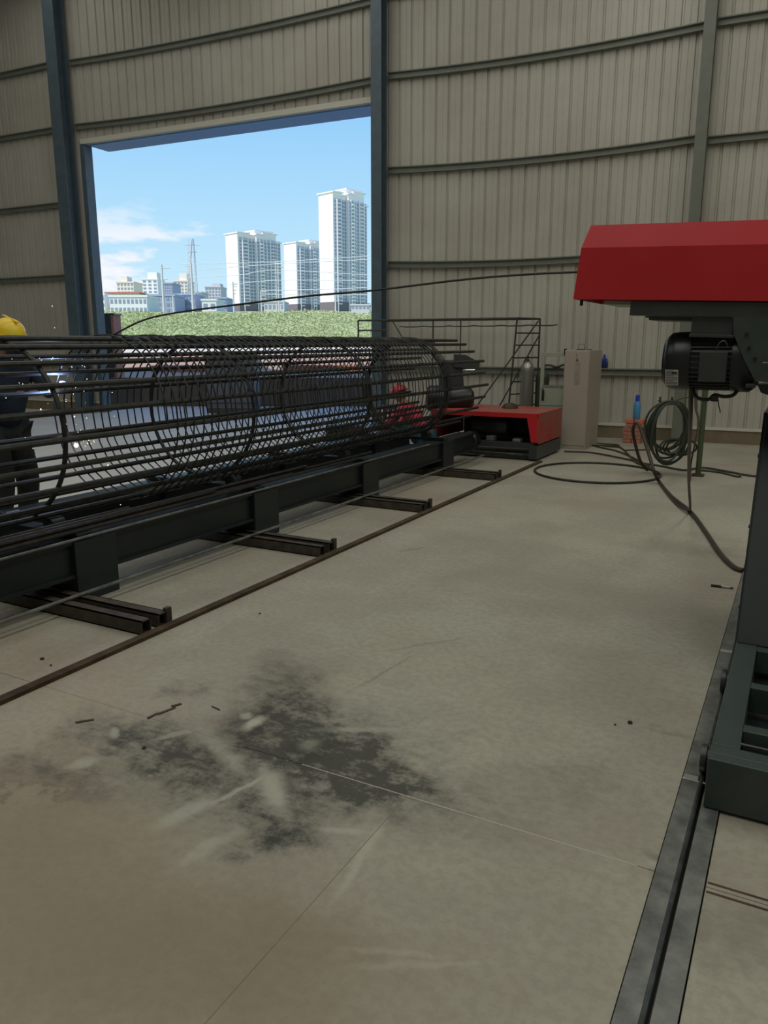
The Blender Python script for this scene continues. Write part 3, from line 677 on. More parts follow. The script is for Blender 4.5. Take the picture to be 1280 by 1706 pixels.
hose([WM @ Vector((onW(905, 616).x, -.12, 1.23)), WM @ Vector((onW(918, 612).x, -.12, 1.25)), WM @ Vector((onW(930, 618).x, -.12, 1.22)), WM @ Vector((onW(942, 611).x, -.12, 1.26)), WM @ Vector((onW(946, 616).x, -.12, 1.22))], .02, M_cable, 'bundle of dark cable lying on the girt behind the cabinet')

# ------------------------------------------------------------------ gas cylinder
gcx, gcy = -4.19, 12.95
gc = thing('gas_cylinder', 'tall grey gas cylinder standing behind the far red table', 'gas cylinder', (gcx, gcy, 0))
MB().lathe([(.10, 0), (.118, .015), (.118, 1.15), (.112, 1.22), (.09, 1.285), (.05, 1.325), (.032, 1.335)], (gcx, gcy, 0), n=24).build('shell', M_cyl, gc, smooth=True)
MB().lathe([(.03, 1.33), (.03, 1.36), (.014, 1.365), (.014, 1.40), (.022, 1.405), (.022, 1.42), (.004, 1.425)], (gcx, gcy, 0), n=14).build('valve', M_steeld, gc, smooth=True)
gcx2 = -3.95
gc = thing('gas_cylinder', 'dark gas cylinder half hidden to the right of the grey one', 'gas cylinder', (gcx2, 13.05, 0))
MB().lathe([(.10, 0), (.115, .015), (.115, 1.05), (.10, 1.12), (.06, 1.17), (.03, 1.18)], (gcx2, 13.05, 0), n=24).build('shell', M_cable, gc, smooth=True)
MB().lathe([(.03, 1.175), (.03, 1.21), (.012, 1.215), (.012, 1.24)], (gcx2, 13.05, 0), n=12).build('valve', M_steeld, gc, smooth=True)

# ------------------------------------------------------------------ scaffold
sc_ = thing('scaffold_frame', 'thin pipe scaffold frame in front of the far wall', 'scaffold', (-6, 12.8, 0))
A = onY(862, 530, 12.75); B = onY(900, 535, 13.35); Lf = onY(597, 528, 12.75)
xa, xb, xl = -4.47, B.x, Lf.x; ztp = A.z
def pipe(p, q, r=.016, name='tube'):
    return MB().cyl(p, q, r, 8).build(name, M_pipe, sc_, smooth=True)
pipe((xa, 12.75, 0), (A.x, 12.75, ztp), name='post'); pipe((xb, 13.35, 0), (xb, 13.35, ztp), name='post')
pipe((xl, 12.75, 0), (xl, 12.75, ztp), name='post')
pipe((xl + .1, 13.35, 0), (xl + .1, 13.35, ztp), name='post')
pipe((xl, 12.75, ztp), (A.x, 12.75, ztp), name='rail'); pipe((xl, 13.35, ztp), (xb, 13.35, ztp), name='rail'); pipe((A.x, 12.75, ztp), (xb, 13.35, ztp), name='rail')
pipe((xl, 12.75, ztp - .18), (xl + .6, 12.75, ztp - .18), name='rail')
for zz in (1.80, 1.60, 1.39, 1.19, .99, .78, .58): pipe((A.x + (xa - A.x) * (ztp - zz) / ztp, 12.75, zz), (xb, 13.35, zz), .012, 'rung')
pipe((xb - .02, 13.33, ztp - .03), (-5.1, 12.77, .45), .013, 'brace'); pipe((xb, 13.38, ztp - .25), (-4.9, 13.4, .4), .012, 'brace')
pt = [( -6.9 + 3.05 * i / 24, 13.45, 1.93 + (.012 if i % 4 == 0 else 0)) for i in range(25)]
MB().tube(pt, .012, 6).build('rail', M_pipe, sc_)
for u in (722, 768):
    p = onY(u, 533, 13.35); pipe((p.x, 13.35, 0), (p.x, 13.35, ztp), .013, 'post')
p = onY(654, 540, 13.35); pipe((p.x, 13.35, ztp), (p.x + .35, 13.35, ztp - .5), .012, 'brace')

# ------------------------------------------------------------------ far red machine
fm = thing('red_covered_drive', 'low red hooded drive unit with dark gear motor at the far cage end', 'machine', (-4.0, 11, 0))
XR, XL, YF, YB, ZT = -3.23, -4.85, 10.55, 11.75, .672
# hood: top, front lip, right side, left side
MB().box(XL, XR, YF, YB, ZT - .012, ZT).build('hood_top', M_redd, fm, bevel=.003)
MB().box(XL, XR, YF - .008, YF, ZT - .065, ZT).build('hood_lip', M_red, fm)
MB().prism([(XR - .008, YF - .008, ZT), (XR - .008, YB, ZT), (XR - .008, YB, .24), (XR - .008, YF + .05, .24), (XR - .008, YF - .008, .30)], (.012, 0, 0)).build('hood_side', M_redd, fm)
MB().prism([(XR, YF - .006, ZT - .06), (XR - .16, YF - .006, ZT - .06), (XR - .09, YF - .006, .27), (XR, YF - .006, .27)], (0, .01, 0)).build('hood_cheek', M_red, fm)
MB().prism([(XL, YF - .006, ZT - .06), (XL + .10, YF - .006, ZT - .06), (XL + .05, YF - .006, .27), (XL, YF - .006, .27)], (0, .01, 0)).build('hood_cheek', M_red, fm)
MB().box(XL, XL + .01, YF, YB, .24, ZT).build('hood_side', M_redd, fm)
MB().box(XL + .02, XR - .02, YB - .012, YB - .002, .1, ZT - .014).build('rear_plate', M_dark2, fm)
MB().box(XL + .05, XR - .05, YF + .02, YF + .12, .17, .25).box(XR - .12, XR, YF, YB, .03, .22).box(XL, XL + .12, YF, YB, .03, .22).box(XL + .05, XR - .05, YB - .12, YB - .02, .10, .22).build('base_frame', M_dark2, fm, bevel=.004)
MB().cyl((XL + .1, YF + .06, .075), (XR - .05, YF + .06, .075), .028, 10).build('axle', M_steeld, fm, smooth=True)
MB().lathe([(.02, 0), (.18, 0), (.2, .03), (.2, .5), (.17, .55), (.02, .55)], (-3.75, YF + .35, .46), (-1, 0, 0), 24).build('motor', M_black, fm, smooth=True)
MB().box(-3.62, -3.5, YF + .06, YF + .2, .25, .30).box(-4.02, -3.9, YF + .06, YF + .2, .25, .32).build('mount', M_steel, fm, bevel=.01)
fh = fm
p1 = at(757, 660, 12.3)
MB().lathe([(.02, -.45), (.17, -.45), (.2, -.40), (.2, .12), (.175, .22), (.10, .27), (.02, .27)], at(760, 664, 12.0), Vector((cyw, syw, 0)), 26).build('motor', M_black, fh, smooth=True)
MB().prism([at(u, v, 12.2) for u, v in ((733, 600), (770, 600), (774, 650), (733, 650))], Vector((-syw, cyw, 0)) * .3).build('gearbox', M_dark2, fh, bevel=.01)
MB().prism([at(u, v, 12.15) for u, v in ((757, 590), (776, 591), (800, 604), (798, 617), (786, 612), (757, 612))], Vector((-syw, cyw, 0)) * .15).build('arm', M_dark2, fh, bevel=.004)
MB().prism([at(u, v, 12.4) for u, v in ((740, 690), (770, 690), (770, 640), (740, 640))], Vector((-syw, cyw, 0)) * .3).build('pedestal', M_dark2, fh, bevel=.01)
bp_ = at(792, 617, 12.1); MB().cyl(at(771, 617, 12.2), bp_, .022, 10).build('shaft', M_chrome, fh, smooth=True)
dm = onY(850, 678, 11.3)
o = MB().lathe([(.125, 0), (.12, .02), (.09, .055), (.05, .078), (.01, .085)], (dm.x, 11.3, ZT), n=20).build('rusty_cap', M_rust, smooth=True); tag(o, 'rusty domed cap lying on the far red hood', 'cap')

# ------------------------------------------------------------------ objects behind the cage
gb = thing('grey_crate', 'grey box shaped cabinet standing outside behind the cage', 'cabinet', tuple(at(385, 690, 19)))
a0 = at(345, 676, 18.5); a1 = at(425, 676, 18.5); wv = a1 - a0; wv.z = 0; dv = Vector((-syw, cyw, 0)) * .8
a0.z = a1.z = 0
def bx4(a, w_, d_, z0, z1): return [(a + Vector((0, 0, z0))), (a + w_ + Vector((0, 0, z0))), (a + w_ + d_ + Vector((0, 0, z0))), (a + d_ + Vector((0, 0, z0)))], (0, 0, z1 - z0)
pz = bx4(a0, wv, dv, .1, 1.42); MB().prism(*pz).build('body', M_grey, gb, bevel=.02)
pz = bx4(a0 - dv * .03, wv * .48, -dv * .03, .25, 1.3); MB().prism(*pz).build('door', M_grey, gb, bevel=.01)
pz = bx4(a0 + wv * .52 - dv * .03, wv * .45, -dv * .03, .25, 1.3); MB().prism(*pz).build('door', M_grey, gb, bevel=.01)
pz = bx4(a0, wv, dv, 0, .1); MB().prism(*pz).build('plinth', M_dark2, gb)
# dark welding set near the cage
ws_ = thing('welding_set', 'dark box shaped welding set behind the far half of the cage', 'welder', tuple(at(573, 752, 10.9)))
c0 = at(543, 752, 10.8); c1 = at(605, 752, 10.8); c0.z = c1.z = 0; wv = c1 - c0; dv = Vector((-syw, cyw, 0)) * .45
MB().prism(*bx4(c0, wv, dv, .06, .52)).build('case', M_dark2, ws_, bevel=.02)
MB().prism(*bx4(c0 + wv * .1 - dv * .04, wv * .8, -dv * .03, .3, .45)).build('front_panel', M_black, ws_)
MB().tube([c0 + wv * .2 + dv * .5 + Vector((0, 0, .52)), c0 + wv * .2 + dv * .5 + Vector((0, 0, .58)), c0 + wv * .8 + dv * .5 + Vector((0, 0, .58)), c0 + wv * .8 + dv * .5 + Vector((0, 0, .52))], .012, 8).build('handle', M_steel, ws_)
for k in (.15, .85):
    MB().cyl(c0 + wv * k + dv * .1 + Vector((0, 0, .05)), c0 + wv * k + dv * .9 + Vector((0, 0, .05)), .05, 14).build('wheel', M_black, ws_)
# lettered dark crate beside the squatting worker
lc = thing('lettered_crate', 'dark crate with pale lettering left of the squatting worker', 'crate', tuple(at(655, 715, 12.8)))
c0 = at(632, 728, 12.8); c1 = at(682, 728, 12.8); c0.z = c1.z = 0; wv = c1 - c0; dv = Vector((-syw, cyw, 0)) * .4
MB().prism(*bx4(c0, wv, dv, 0, .62)).build('box', mat('crate_dark', lin(58, 50, 52), .8, 0, .2, 6), lc, bevel=.01)
def text(body, size, loc, name, m, parent, heading=YAW, extr=.002):
    cu = bpy.data.curves.new(name, 'FONT'); cu.body = body; cu.size = size; cu.extrude = extr; cu.align_x = 'CENTER'
    to = bpy.data.objects.new(name, cu); C.objects.link(to)
    dg = bpy.context.evaluated_depsgraph_get(); me = bpy.data.meshes.new_from_object(to.evaluated_get(dg))
    bpy.data.objects.remove(to)
    T = Matrix.Translation(loc) @ Matrix.Rotation(heading, 4, 'Z') @ Matrix.Rotation(R(90), 4, 'X')
    me.transform(ROOT[parent.name].inverted() @ T); me.materials.clear(); me.materials.append(m)
    o = bpy.data.objects.new(name, me); C.objects.link(o); o.parent = parent; ROOT[o.name] = ROOT[parent.name]
    return o
tp = (c0 + c1) / 2 - dv * .02
text('HAS2', .19, tp + Vector((0, 0, .44)), 'lettering', M_white, lc)
text('Vsum', .15, tp + Vector((0, 0, .27)), 'lettering', M_white, lc)
yb_ = thing('yellow_bag', 'small yellow bag on the floor seen through the cage', 'bag', tuple(at(630, 722, 11.9)))
p = at(630, 720, 11.6); p.z = 0
MB().lathe([(.12, 0), (.15, .04), (.14, .13), (.09, .2), (.03, .23)], p, n=16).build('sack', M_yel, yb_, smooth=True)
MB().lathe([(.03, .22), (.045, .25), (.03, .27)], p, n=10).build('tie', M_mort, yb_, smooth=True)

# ------------------------------------------------------------------ people
def skin_body(name, joints, edges, m, parent, sub=2, root=0):
    me = bpy.data.meshes.new(name); inv = ROOT[parent.name].inverted()
    keys = list(joints); me.from_pydata([tuple(inv @ Vector(joints[k][0])) for k in keys], [(keys.index(a), keys.index(b)) for a, b in edges], [])
    o = bpy.data.objects.new(name, me); C.objects.link(o); o.parent = parent; ROOT[o.name] = ROOT[parent.name]
    sk = o.modifiers.new('skin', 'SKIN'); sk.use_smooth_shade = True
    for i, k in enumerate(keys):
        r = joints[k][1]; me.skin_vertices[0].data[i].radius = (r, r) if not isinstance(r, tuple) else r
        me.skin_vertices[0].data[i].use_root = (i == root)
    ss = o.modifiers.new('sub', 'SUBSURF'); ss.levels = sub; ss.render_levels = sub
    me.materials.append(m); return o
def chain(d, pts, rs, pre):
    e = []
    for i, (p, r) in enumerate(zip(pts, rs)): d[pre + str(i)] = (Vector(p), r)
    for i in range(len(pts) - 1): e.append((pre + str(i), pre + str(i + 1)))
    return e
def make_person(label, loc, yaw, J, shirt, trousers, hat=None, mask=False, bulk=1.0):
    """J: joints in the person's frame (x right, y forward, z up)"""
    T = Matrix.Translation(loc) @ Matrix.Rotation(yaw, 4, 'Z')
    root = thing('person', label, 'person', tuple(loc), rotz=yaw)
    W = {k: T @ Vector(v) for k, v in J.items()}
    mid = lambda a, b, t=.5: W[a].lerp(W[b], t)
    # body: trunk, neck, arms, legs as one skin
    d = {}; e = []
    d['pel'] = (W['pelvis'], .11); d['wai'] = (mid('pelvis', 'chest'), .10); d['che'] = (W['chest'], .12); d['nck'] = (W['neck'], .052); d['hed'] = (mid('neck', 'head'), .055)
    e += [('pel', 'wai'), ('wai', 'che'), ('che', 'nck'), ('nck', 'hed')]
    for s in 'lr':
        e += chain(d, [W[s + 'sho'], W[s + 'elb'], W[s + 'wri']], [.055, .042, .027], s + 'a'); e.append(('che', s + 'a0'))
        e += chain(d, [W[s + 'hip'], W[s + 'kne'], W[s + 'ank']], [.085, .058, .04], s + 'g'); e.append(('pel', s + 'g0'))
    skin_body('body', d, e, M_skin, root)
    # shirt
    d = {}; e = []
    d['pel'] = (W['pelvis'] - (W['chest'] - W['pelvis']) * .10, .135 * bulk); d['wai'] = (mid('pelvis', 'chest'), .132 * bulk); d['che'] = (W['chest'], .15 * bulk); d['nck'] = (mid('chest', 'neck', .75), .07)
    e += [('pel', 'wai'), ('wai', 'che'), ('che', 'nck')]
    for s in 'lr':
        e += chain(d, [W[s + 'sho'], W[s + 'elb'], W[s + 'elb'].lerp(W[s + 'wri'], .85)], [.075, .058, .045], s + 'a'); e.append(('che', s + 'a0'))
    skin_body('shirt', d, e, shirt, root)
    d = {'pel': (W['pelvis'], .135)}; e = []
    for s in 'lr':
        e += chain(d, [W[s + 'hip'], W[s + 'kne'], W[s + 'kne'].lerp(W[s + 'ank'], .9)], [.105 * bulk, .078 * bulk, .062 * bulk], s + 'g'); e.append(('pel', s + 'g0'))
    skin_body('trousers', d, e, trousers, root)
    fwd = T.to_3x3() @ Vector((0, 1, 0)); rgt = T.to_3x3() @ Vector((1, 0, 0))
    for s in 'lr':
        a = W[s + 'ank']; z0 = loc[2]
        fd = fwd
        pts = [Vector((a.x, a.y, z0 + .16)), Vector((a.x, a.y, z0 + .06)), Vector((a.x, a.y, z0 + .05)) + fd * .09, Vector((a.x, a.y, z0 + .04)) + fd * .17]
        dd = {}; ee = chain(dd, pts, [.052, .055, .048, .038], 'b'); skin_body('boot', dd, ee, M_boot, root)
        # hand: palm and five fingers
        w_ = W[s + 'wri']; ax = (W[s + 'wri'] - W[s + 'elb']).normalized(); sd_ = ax.cross(Vector((0, 0, 1)))
        sd_ = sd_.normalized() if sd_.length > .1 else rgt; dn = sd_.cross(ax)
        if dn.z > 0: dn = -dn
        dd = {}; palm = w_ + ax * .05
        ee = chain(dd, [w_, palm, w_ + ax * .085], [.026, .034, .03], 'p')
        for fi, (o_, ln) in enumerate(((-.028, .062), (-.01, .072), (.009, .068), (.026, .054))):
            b_ = w_ + ax * .08 + sd_ * o_
            ee += chain(dd, [b_, b_ + ax * ln * .5 + dn * .012, b_ + ax * ln * .75 + dn * .04], [.010, .009, .008], 'f%d' % fi); ee.append(('p2', 'f%d0' % fi))
        tb = w_ + ax * .03 - sd_ * .03
        ee += chain(dd, [tb, tb + ax * .03 - sd_ * .025 + dn * .01, tb + ax * .06 - sd_ * .025 + dn * .03], [.012, .010, .009], 'th'); ee.append(('p1', 'th0'))
        skin_body('hand', dd, ee, M_skin, root, 1)
    # head
    hc_ = W['head']; hv_ = (T.to_3x3() @ Vector(J['look'])).normalized(); hr = hv_.cross(Vector((0, 0, 1))).normalized(); hu = hr.cross(hv_)
    HT = Matrix.Translation(hc_) @ Matrix((hr, hv_, hu)).transposed().to_4x4()
    bm = bmesh.new(); bmesh.ops.create_uvsphere(bm, u_segments=24, v_segments=16, radius=1)
    for v in bm.verts:
        x, y, z = v.co; w2 = .078 * (1 - .22 * max(0, -z)); v.co = Vector((x * w2, y * .095 * (1 - .12 * max(0, -z)) + (.012 if z < -.3 and y > 0 else 0), z * .115))
        if abs(x) < .22 and y > .8 and -.35 < z < .12: v.co.y += .02 * (1 - abs(x) / .22)
    me = bpy.data.meshes.new('head'); bm.to_mesh(me); bm.free()
    me.transform(ROOT[root.name].inverted() @ HT); me.materials.append(M_skin)
    for p_ in me.polygons: p_.use_smooth = True
    ho = bpy.data.objects.new('head', me); C.objects.link(ho); ho.parent = root; ROOT[ho.name] = ROOT[root.name]
    for sx in (-1, 1):
        MB().lathe([(.001, -.012), (.010, -.008), (.012, 0), (.001, .006)], (sx * .03, .086, .008), (0, 1, 0), 10, HT).build('eye', M_black, ho, smooth=True)
        MB().lathe([(.004, -.01), (.02, -.006), (.022, .004), (.008, .01)], (sx * .078, -.005, .0), (1, 0, 0), 10, HT).build('ear', M_skin, ho, smooth=True)
    MB().box(-.024, .024, .088, .094, -.058, -.051, HT).build('mouth', M_redd, ho, bevel=.002)
    pf = [(math.sin(R(t)) * .092, math.cos(R(t)) * .092) for t in range(84, 0, -12)] + [(.002, .094)]
    MB().lathe([(.088, -.02)] + pf, (0, -.012, .03), (0, 0, 1), 20, HT).build('hair', M_boot, ho, smooth=True)
    if hat:
        pf = [(math.sin(R(t)) * .128, math.cos(R(t)) * .112) for t in range(90, 0, -10)] + [(.002, .112)]
        h_ = MB().lathe([(.145, -.012), (.146, -.006), (.13, .0)] + pf, (0, 0, .045), (0, 0, 1), 28, HT).build('hard_hat', hat, root, smooth=True)
        MB().prism([(-.09, .10, .035), (-.06, .17, .028), (.06, .17, .028), (.09, .10, .035)], (0, 0, .008), HT).build('brim', hat, h_)
        MB().box(-.012, .012, -.09, .09, .148, .160, HT).build('ridge', hat, h_, bevel=.004)
    if mask:
        k = MB().prism([(-.085, .10, .05), (-.06, .145, .05), (.06, .145, .05), (.085, .10, .05)], (0, 0, -.2), HT).build('face_shield', M_black, root, bevel=.006)
        MB().box(-.04, .04, .146, .150, -.01, .03, HT).build('lens', mat('shield_lens', lin(20, 60, 40), .1), k)
    return root
# welder standing behind the near end of the cage
wl = at(16, 760, 6.5); wl.z = 0
wyaw = math.atan2(-(-5.15 - wl.x), (4.22 - wl.y))      # faces the arc
wyaw = -math.atan2((-5.1 - wl.x), (4.25 - wl.y))
Jw = dict(pelvis=(0, -.06, .95), chest=(0, .04, 1.36), neck=(0, .08, 1.53), head=(0, .13, 1.68), look=(0, 1, -.35),
          lsho=(-.19, .05, 1.44), lelb=(-.25, .22, 1.22), lwri=(-.12, .42, 1.26), rsho=(.19, .05, 1.44), relb=(.25, .2, 1.2), rwri=(.10, .40, 1.28),
          lhip=(-.10, -.05, .90), lkne=(-.12, .04, .50), lank=(-.12, -.02, .10), rhip=(.10, -.05, .90), rkne=(.12, .06, .50), rank=(.13, .0, .10))
for k in Jw:
    if k != 'look': Jw[k] = (Jw[k][0] * 1.1, Jw[k][1], Jw[k][2] * 1.005)
make_person('person in dark work clothes and a yellow hard hat welding behind the cage', wl, wyaw, Jw, M_cloth, M_clothg, M_yel, True, 1.3)
# squatting worker behind the far end
sq = at(689, 745, 11.6); sq.z = 0
Js = dict(pelvis=(0, -.20, .30), chest=(0, .08, .62), neck=(0, .16, .77), head=(0, .23, .88), look=(0, 1, -.5),
          lsho=(-.18, .10, .68), lelb=(-.24, .30, .48), lwri=(-.12, .45, .34), rsho=(.18, .10, .68), relb=(.25, .30, .48), rwri=(.12, .46, .34),
          lhip=(-.10, -.18, .27), lkne=(-.20, .22, .48), lank=(-.17, .02, .10), rhip=(.10, -.18, .27), rkne=(.20, .22, .48), rank=(.17, .02, .10))
make_person('person in pink shirt and teal trousers squatting beyond the cage end', sq, YAW + R(60), Js, M_pink, M_teal, mat('red_helmet', lin(160, 30, 40), .4))

# welding arcs and sparks
def arc(p, r, m, label, glow=None):
    o = thing('welding_arc', label, 'welding arc', tuple(p))
    bm = bmesh.new(); bmesh.ops.create_icosphere(bm, subdivisions=2, radius=r)
    me = bpy.data.meshes.new('arc_core'); bm.to_mesh(me); bm.free(); me.materials.append(m)
    c = bpy.data.objects.new('arc_core', me); C.objects.link(c); c.parent = o
    return o
pa = onX(103, 639, -4.98); pb = onX(127, 742, -5.0)
ao = arc(pa, .02, M_arc, 'brilliant blue white welding arc in front of the dark clothed welder')
MB().lathe([(.001, -.07), (.012, -.05), (.02, -.02), (.012, .0), (.001, .01)], (0, 0, 0), (-1, 0, 0), 10).build('arc_glow', M_arcb, smooth=True).parent = ao  # added glowing ellipsoid for the blue glow around the arc
arc(pb, .016, M_arcp, 'pink white welding spot on the lower near end of the cage')
ld = bpy.data.lights.new('arc_light', 'POINT'); ld.energy = 6; ld.color = (.35, .5, 1); ld.shadow_soft_size = .02
lo = bpy.data.objects.new('arc_light', ld); C.objects.link(lo); lo.location = pa + Vector((.03, -.03, .02))
spk = MB(); random.seed(5)
def spark(p, r):
    spk.add([p + Vector(q) * r for q in ((1, 0, 0), (-1, 0, 0), (0, 1, 0), (0, -1, 0), (0, 0, 1), (0, 0, -1))], [(0, 2, 4), (2, 1, 4), (1, 3, 4), (3, 0, 4), (2, 0, 5), (1, 2, 5), (3, 1, 5), (0, 3, 5)])
spk.mi = 0
for i in range(26):
    p = pb + Vector((random.gauss(.02, .06), random.gauss(.05, .09), abs(random.gauss(.04, .06)))); spark(p, random.uniform(.002, .004))
for i in range(12):
    p = pa + Vector((random.gauss(.05, .1), random.gauss(.1, .15), random.gauss(-.05, .1))); spark(p, random.uniform(.002, .004))
for u, v in ((126, 645), (82, 651), (68, 682), (124, 694), (180, 775)): spark(onX(u, v, -4.9), .007)
spk.mi = 1
for u, v in ((57, 597), (62, 602), (69, 600), (75, 603), (64, 606), (86, 599), (88, 596), (96, 597), (59, 599), (66, 597), (20, 598), (25, 611), (32, 638), (38, 640), (68, 653), (10, 663), (42, 729), (55, 747), (137, 609), (141, 611), (91, 546), (87, 510), (201, 841)): spark(onX(u, v, -4.7), random.uniform(.003, .005))
o = spk.build('weld_sparks', None, mats=[M_spark, M_sparkw], kind='stuff', recalc=False); tag(o, 'scattered tiny welding sparks around the near end of the cage', 'sparks')

# ------------------------------------------------------------------ small things on the near floor
mk = thing('marker_pen', 'small dark and white marker pen lying by the right rail', 'pen', tuple(G(1200, 977)))
pA, pM, pB_ = G(1185, 975, .009), G(1202, 977, .009), G(1217, 979, .009)
MB().cyl(pA, pM, .009, 10).build('cap', M_cable, mk, smooth=True); MB().cyl(pM, pB_, .0075, 10).build('barrel', M_lab, mk, smooth=True); MB().cyl(pB_, G(1222, 980, .009), .006, 10).build('tip', M_cable, mk, smooth=True)
nt_ = MB().lathe([(.005, 0), (.011, 0), (.011, .008), (.005, .008)], G(1050, 1205, 0.0), n=6).build('hex_nut', M_black); tag(nt_, 'small black nut on the bare floor left of the carriage', 'nut')
for (u, v, w, l) in ((70, 1097, .012, 'dark pebble on the strip beyond the rusty rail, left one'), (85, 1108, .008, 'dark pebble on the strip beyond the rusty rail, right one'), (433, 1022, .008, 'tiny dark pebble near the middle of the floor'), (1025, 1207, .006, 'tiny pebble just left of the small black nut'), (240, 1245, .01, 'dark pebble in the soot patch on the left')):
    p = G(u, v, w * .5)
    bm = bmesh.new(); bmesh.ops.create_icosphere(bm, subdivisions=1, radius=w)
    for q in bm.verts: q.co = Vector((q.co.x * random.uniform(.8, 1.3), q.co.y * random.uniform(.8, 1.2), q.co.z * .5))
    me = bpy.data.meshes.new('pebble'); bm.to_mesh(me); bm.free(); me.materials.append(M_black)
    po = bpy.data.objects.new('pebble', me); C.objects.link(po); po.location = p; tag(po, l, 'pebble')
for i, (a, b, l) in enumerate((((245, 1196), (262, 1188), 'left bit'), ((262, 1189), (292, 1178), 'long bit beside it'), ((285, 1176), (302, 1172), 'right bit'), ((125, 1203), (156, 1198), 'leftmost flat bit'), ((352, 1176), (366, 1182), 'curled bit near the soot'))):
    o = MB().prism([G(*a, .001), G(a[0] + 2, a[1] + 2.5, .001), G(b[0] + 1, b[1] + 2, .001), G(*b, .001)], (0, 0, .003)).build('metal_scrap', M_rust); tag(o, 'thin dark metal scrap on the stained floor, ' + l, 'scrap')

# ------------------------------------------------------------------ outside: yard, low wall, earth, bank
FW = Vector((-syw, cyw, 0)); RT = Vector((cyw, syw, 0))
def cf(r, f, z=0): return RT * r + FW * f + Vector((0, 0, z))     # metres right / ahead of the hall's photographer
MB().box(-70, 60, 14.1, 60, -.14, -.022).build('ground', M_yard, kind='structure')
MB().box(-70, -24.1, -30, 14.1, -.14, -.022).box(8.1, 60, -30, 14.1, -.14, -.022).build('ground_side', M_yard, kind='structure')
# retaining wall and earth terrace behind it
rw = MB().prism([cf(-60, 20.8), cf(40, 20.8), cf(40, 21.1), cf(-60, 21.1)], (0, 0, .72)).build('retaining_wall', M_retain); tag(rw, 'low dark concrete wall across the yard behind the cage', 'wall')
MB().prism([cf(-120, 21.1, -.1), cf(80, 21.1, -.1), cf(80, 60, -.1), cf(-120, 60, -.1)], (0, 0, .78)).build('ground_terrace', M_earth, kind='structure')
bar = MB()
bar.prism([cf(-60, 58, .6), cf(30, 58, .6), cf(30, 58.4, .6), cf(-60, 58.4, .6)], (0, 0, .75))
o = bar.build('road_barrier', M_white); tag(o, 'low white barrier at the foot of the green bank', 'barrier')
# stacks of timber and plates on the terrace
for i, (u, d_, w, h, m, l) in enumerate(((250, 26, 2.2, .22, M_mort, 'orange brown timber stack beyond the low wall, left'), (350, 28.5, 2.0, .26, M_tan, 'tan timber stack beyond the low wall, middle'), (470, 27, 2.6, .2, M_rroof, 'red brown timber stack beyond the low wall, right'))):
    c0 = at(u, 600, d_); c0.z = .68; t = thing('timber_stack', l, 'timber', tuple(c0))
    for j in range(4):
        for q in range(2):
            a = c0 + RT * (q * w / 2) + Vector((0, 0, .0)); MB().prism([a, a + RT * (w / 2 - .03), a + RT * (w / 2 - .03) + FW * .8, a + FW * .8], (0, 0, h / 4 - .01), Matrix.Translation((0, 0, j * h / 4))).build('plank', m, t)
# green bank
nx, ny = 90, 14; vs = []; fs = []
for j in range(ny + 1):
    for i in range(nx + 1):
        r_ = -50 + 80 * i / nx; f_ = 60 + 24 * j / ny; t = min(1, j / 8)
        z = .7 + 3.3 * (t ** .8) + .35 * noise.noise(Vector((r_ * .25, f_ * .25, 0)))
        if j > 8: z += (j - 8) * .12
        vs.append(cf(r_, f_, z))
fs = [(j * (nx + 1) + i, j * (nx + 1) + i + 1, (j + 1) * (nx + 1) + i + 1, (j + 1) * (nx + 1) + i) for j in range(ny) for i in range(nx)]
MB().add(vs, fs).build('ground_bank', M_hill, smooth=True, kind='structure', recalc=False)
MB().add([cf(-90, 82, 3.6), cf(70, 82, 3.6), cf(330, 700, 28.5), cf(-480, 700, 28.5)], [(0, 1, 2, 3)]).build('ground_hill', M_hill, kind='structure', recalc=False)
random.seed(21)
lf = MB()
for i in range(11000):
    r_ = random.uniform(-34, 6); j = random.random() ** .9; f_ = 60 + 17 * j; t = min(1, (f_ - 60) / 13.7)
    z = .7 + 3.3 * (t ** .8) + .35 * noise.noise(Vector((r_ * .25, f_ * .25, 0)))
    big = noise.noise(Vector((r_ * .4, f_ * .3, 3))) * .5 + .5
    lf.mi = 0 if noise.noise(Vector((r_ * .3, f_ * .2, 9))) > random.uniform(-.35, .35) else 1
    for k in range(3):
        p = cf(r_ + random.gauss(0, .2), f_ + random.gauss(0, .2), z + random.uniform(0, .25 + .35 * big)); s = random.uniform(.06, .13)
        n1 = Vector((random.gauss(0, 1), random.gauss(0, 1), random.gauss(0, .35))).normalized(); n2 = n1.orthogonal().normalized()
        lf.add([p - n1 * s, p + n2 * s * .4, p + n1 * s, p - n2 * s * .4], [(0, 1, 2), (0, 2, 3)])
o = lf.build('weeds', None, mats=[M_leaf, M_leaf2], kind='stuff', recalc=False); tag(o, 'dense green weeds covering the bank outside the opening', 'weeds')
# pier just outside the opening, near the left column
pr = thing('gate_pier', 'short dark pier with a brown edge just outside beside the left column', 'pier', tuple(at(176, 560, 21)))
q0 = at(158, 525, 21.5); q1 = at(184, 525, 21.5); zt_ = q0.z; q0.z = q1.z = 0; wv = q1 - q0
MB().prism([q0, q1, q1 + FW * .6, q0 + FW * .6], (0, 0, zt_)).build('shaft', M_dark2, pr, bevel=.02)
MB().prism([q1, q1 + RT * .07, q1 + RT * .07 + FW * .6, q1 + FW * .6], (0, 0, zt_)).build('brick_edge', M_brick, pr)
MB().prism([q0 - RT * .03, q1 + RT * .1, q1 + RT * .1 + FW * .63, q0 - RT * .03 + FW * .63], (0, 0, .05), Matrix.Translation((0, 0, zt_))).build('cap', M_dark2, pr)

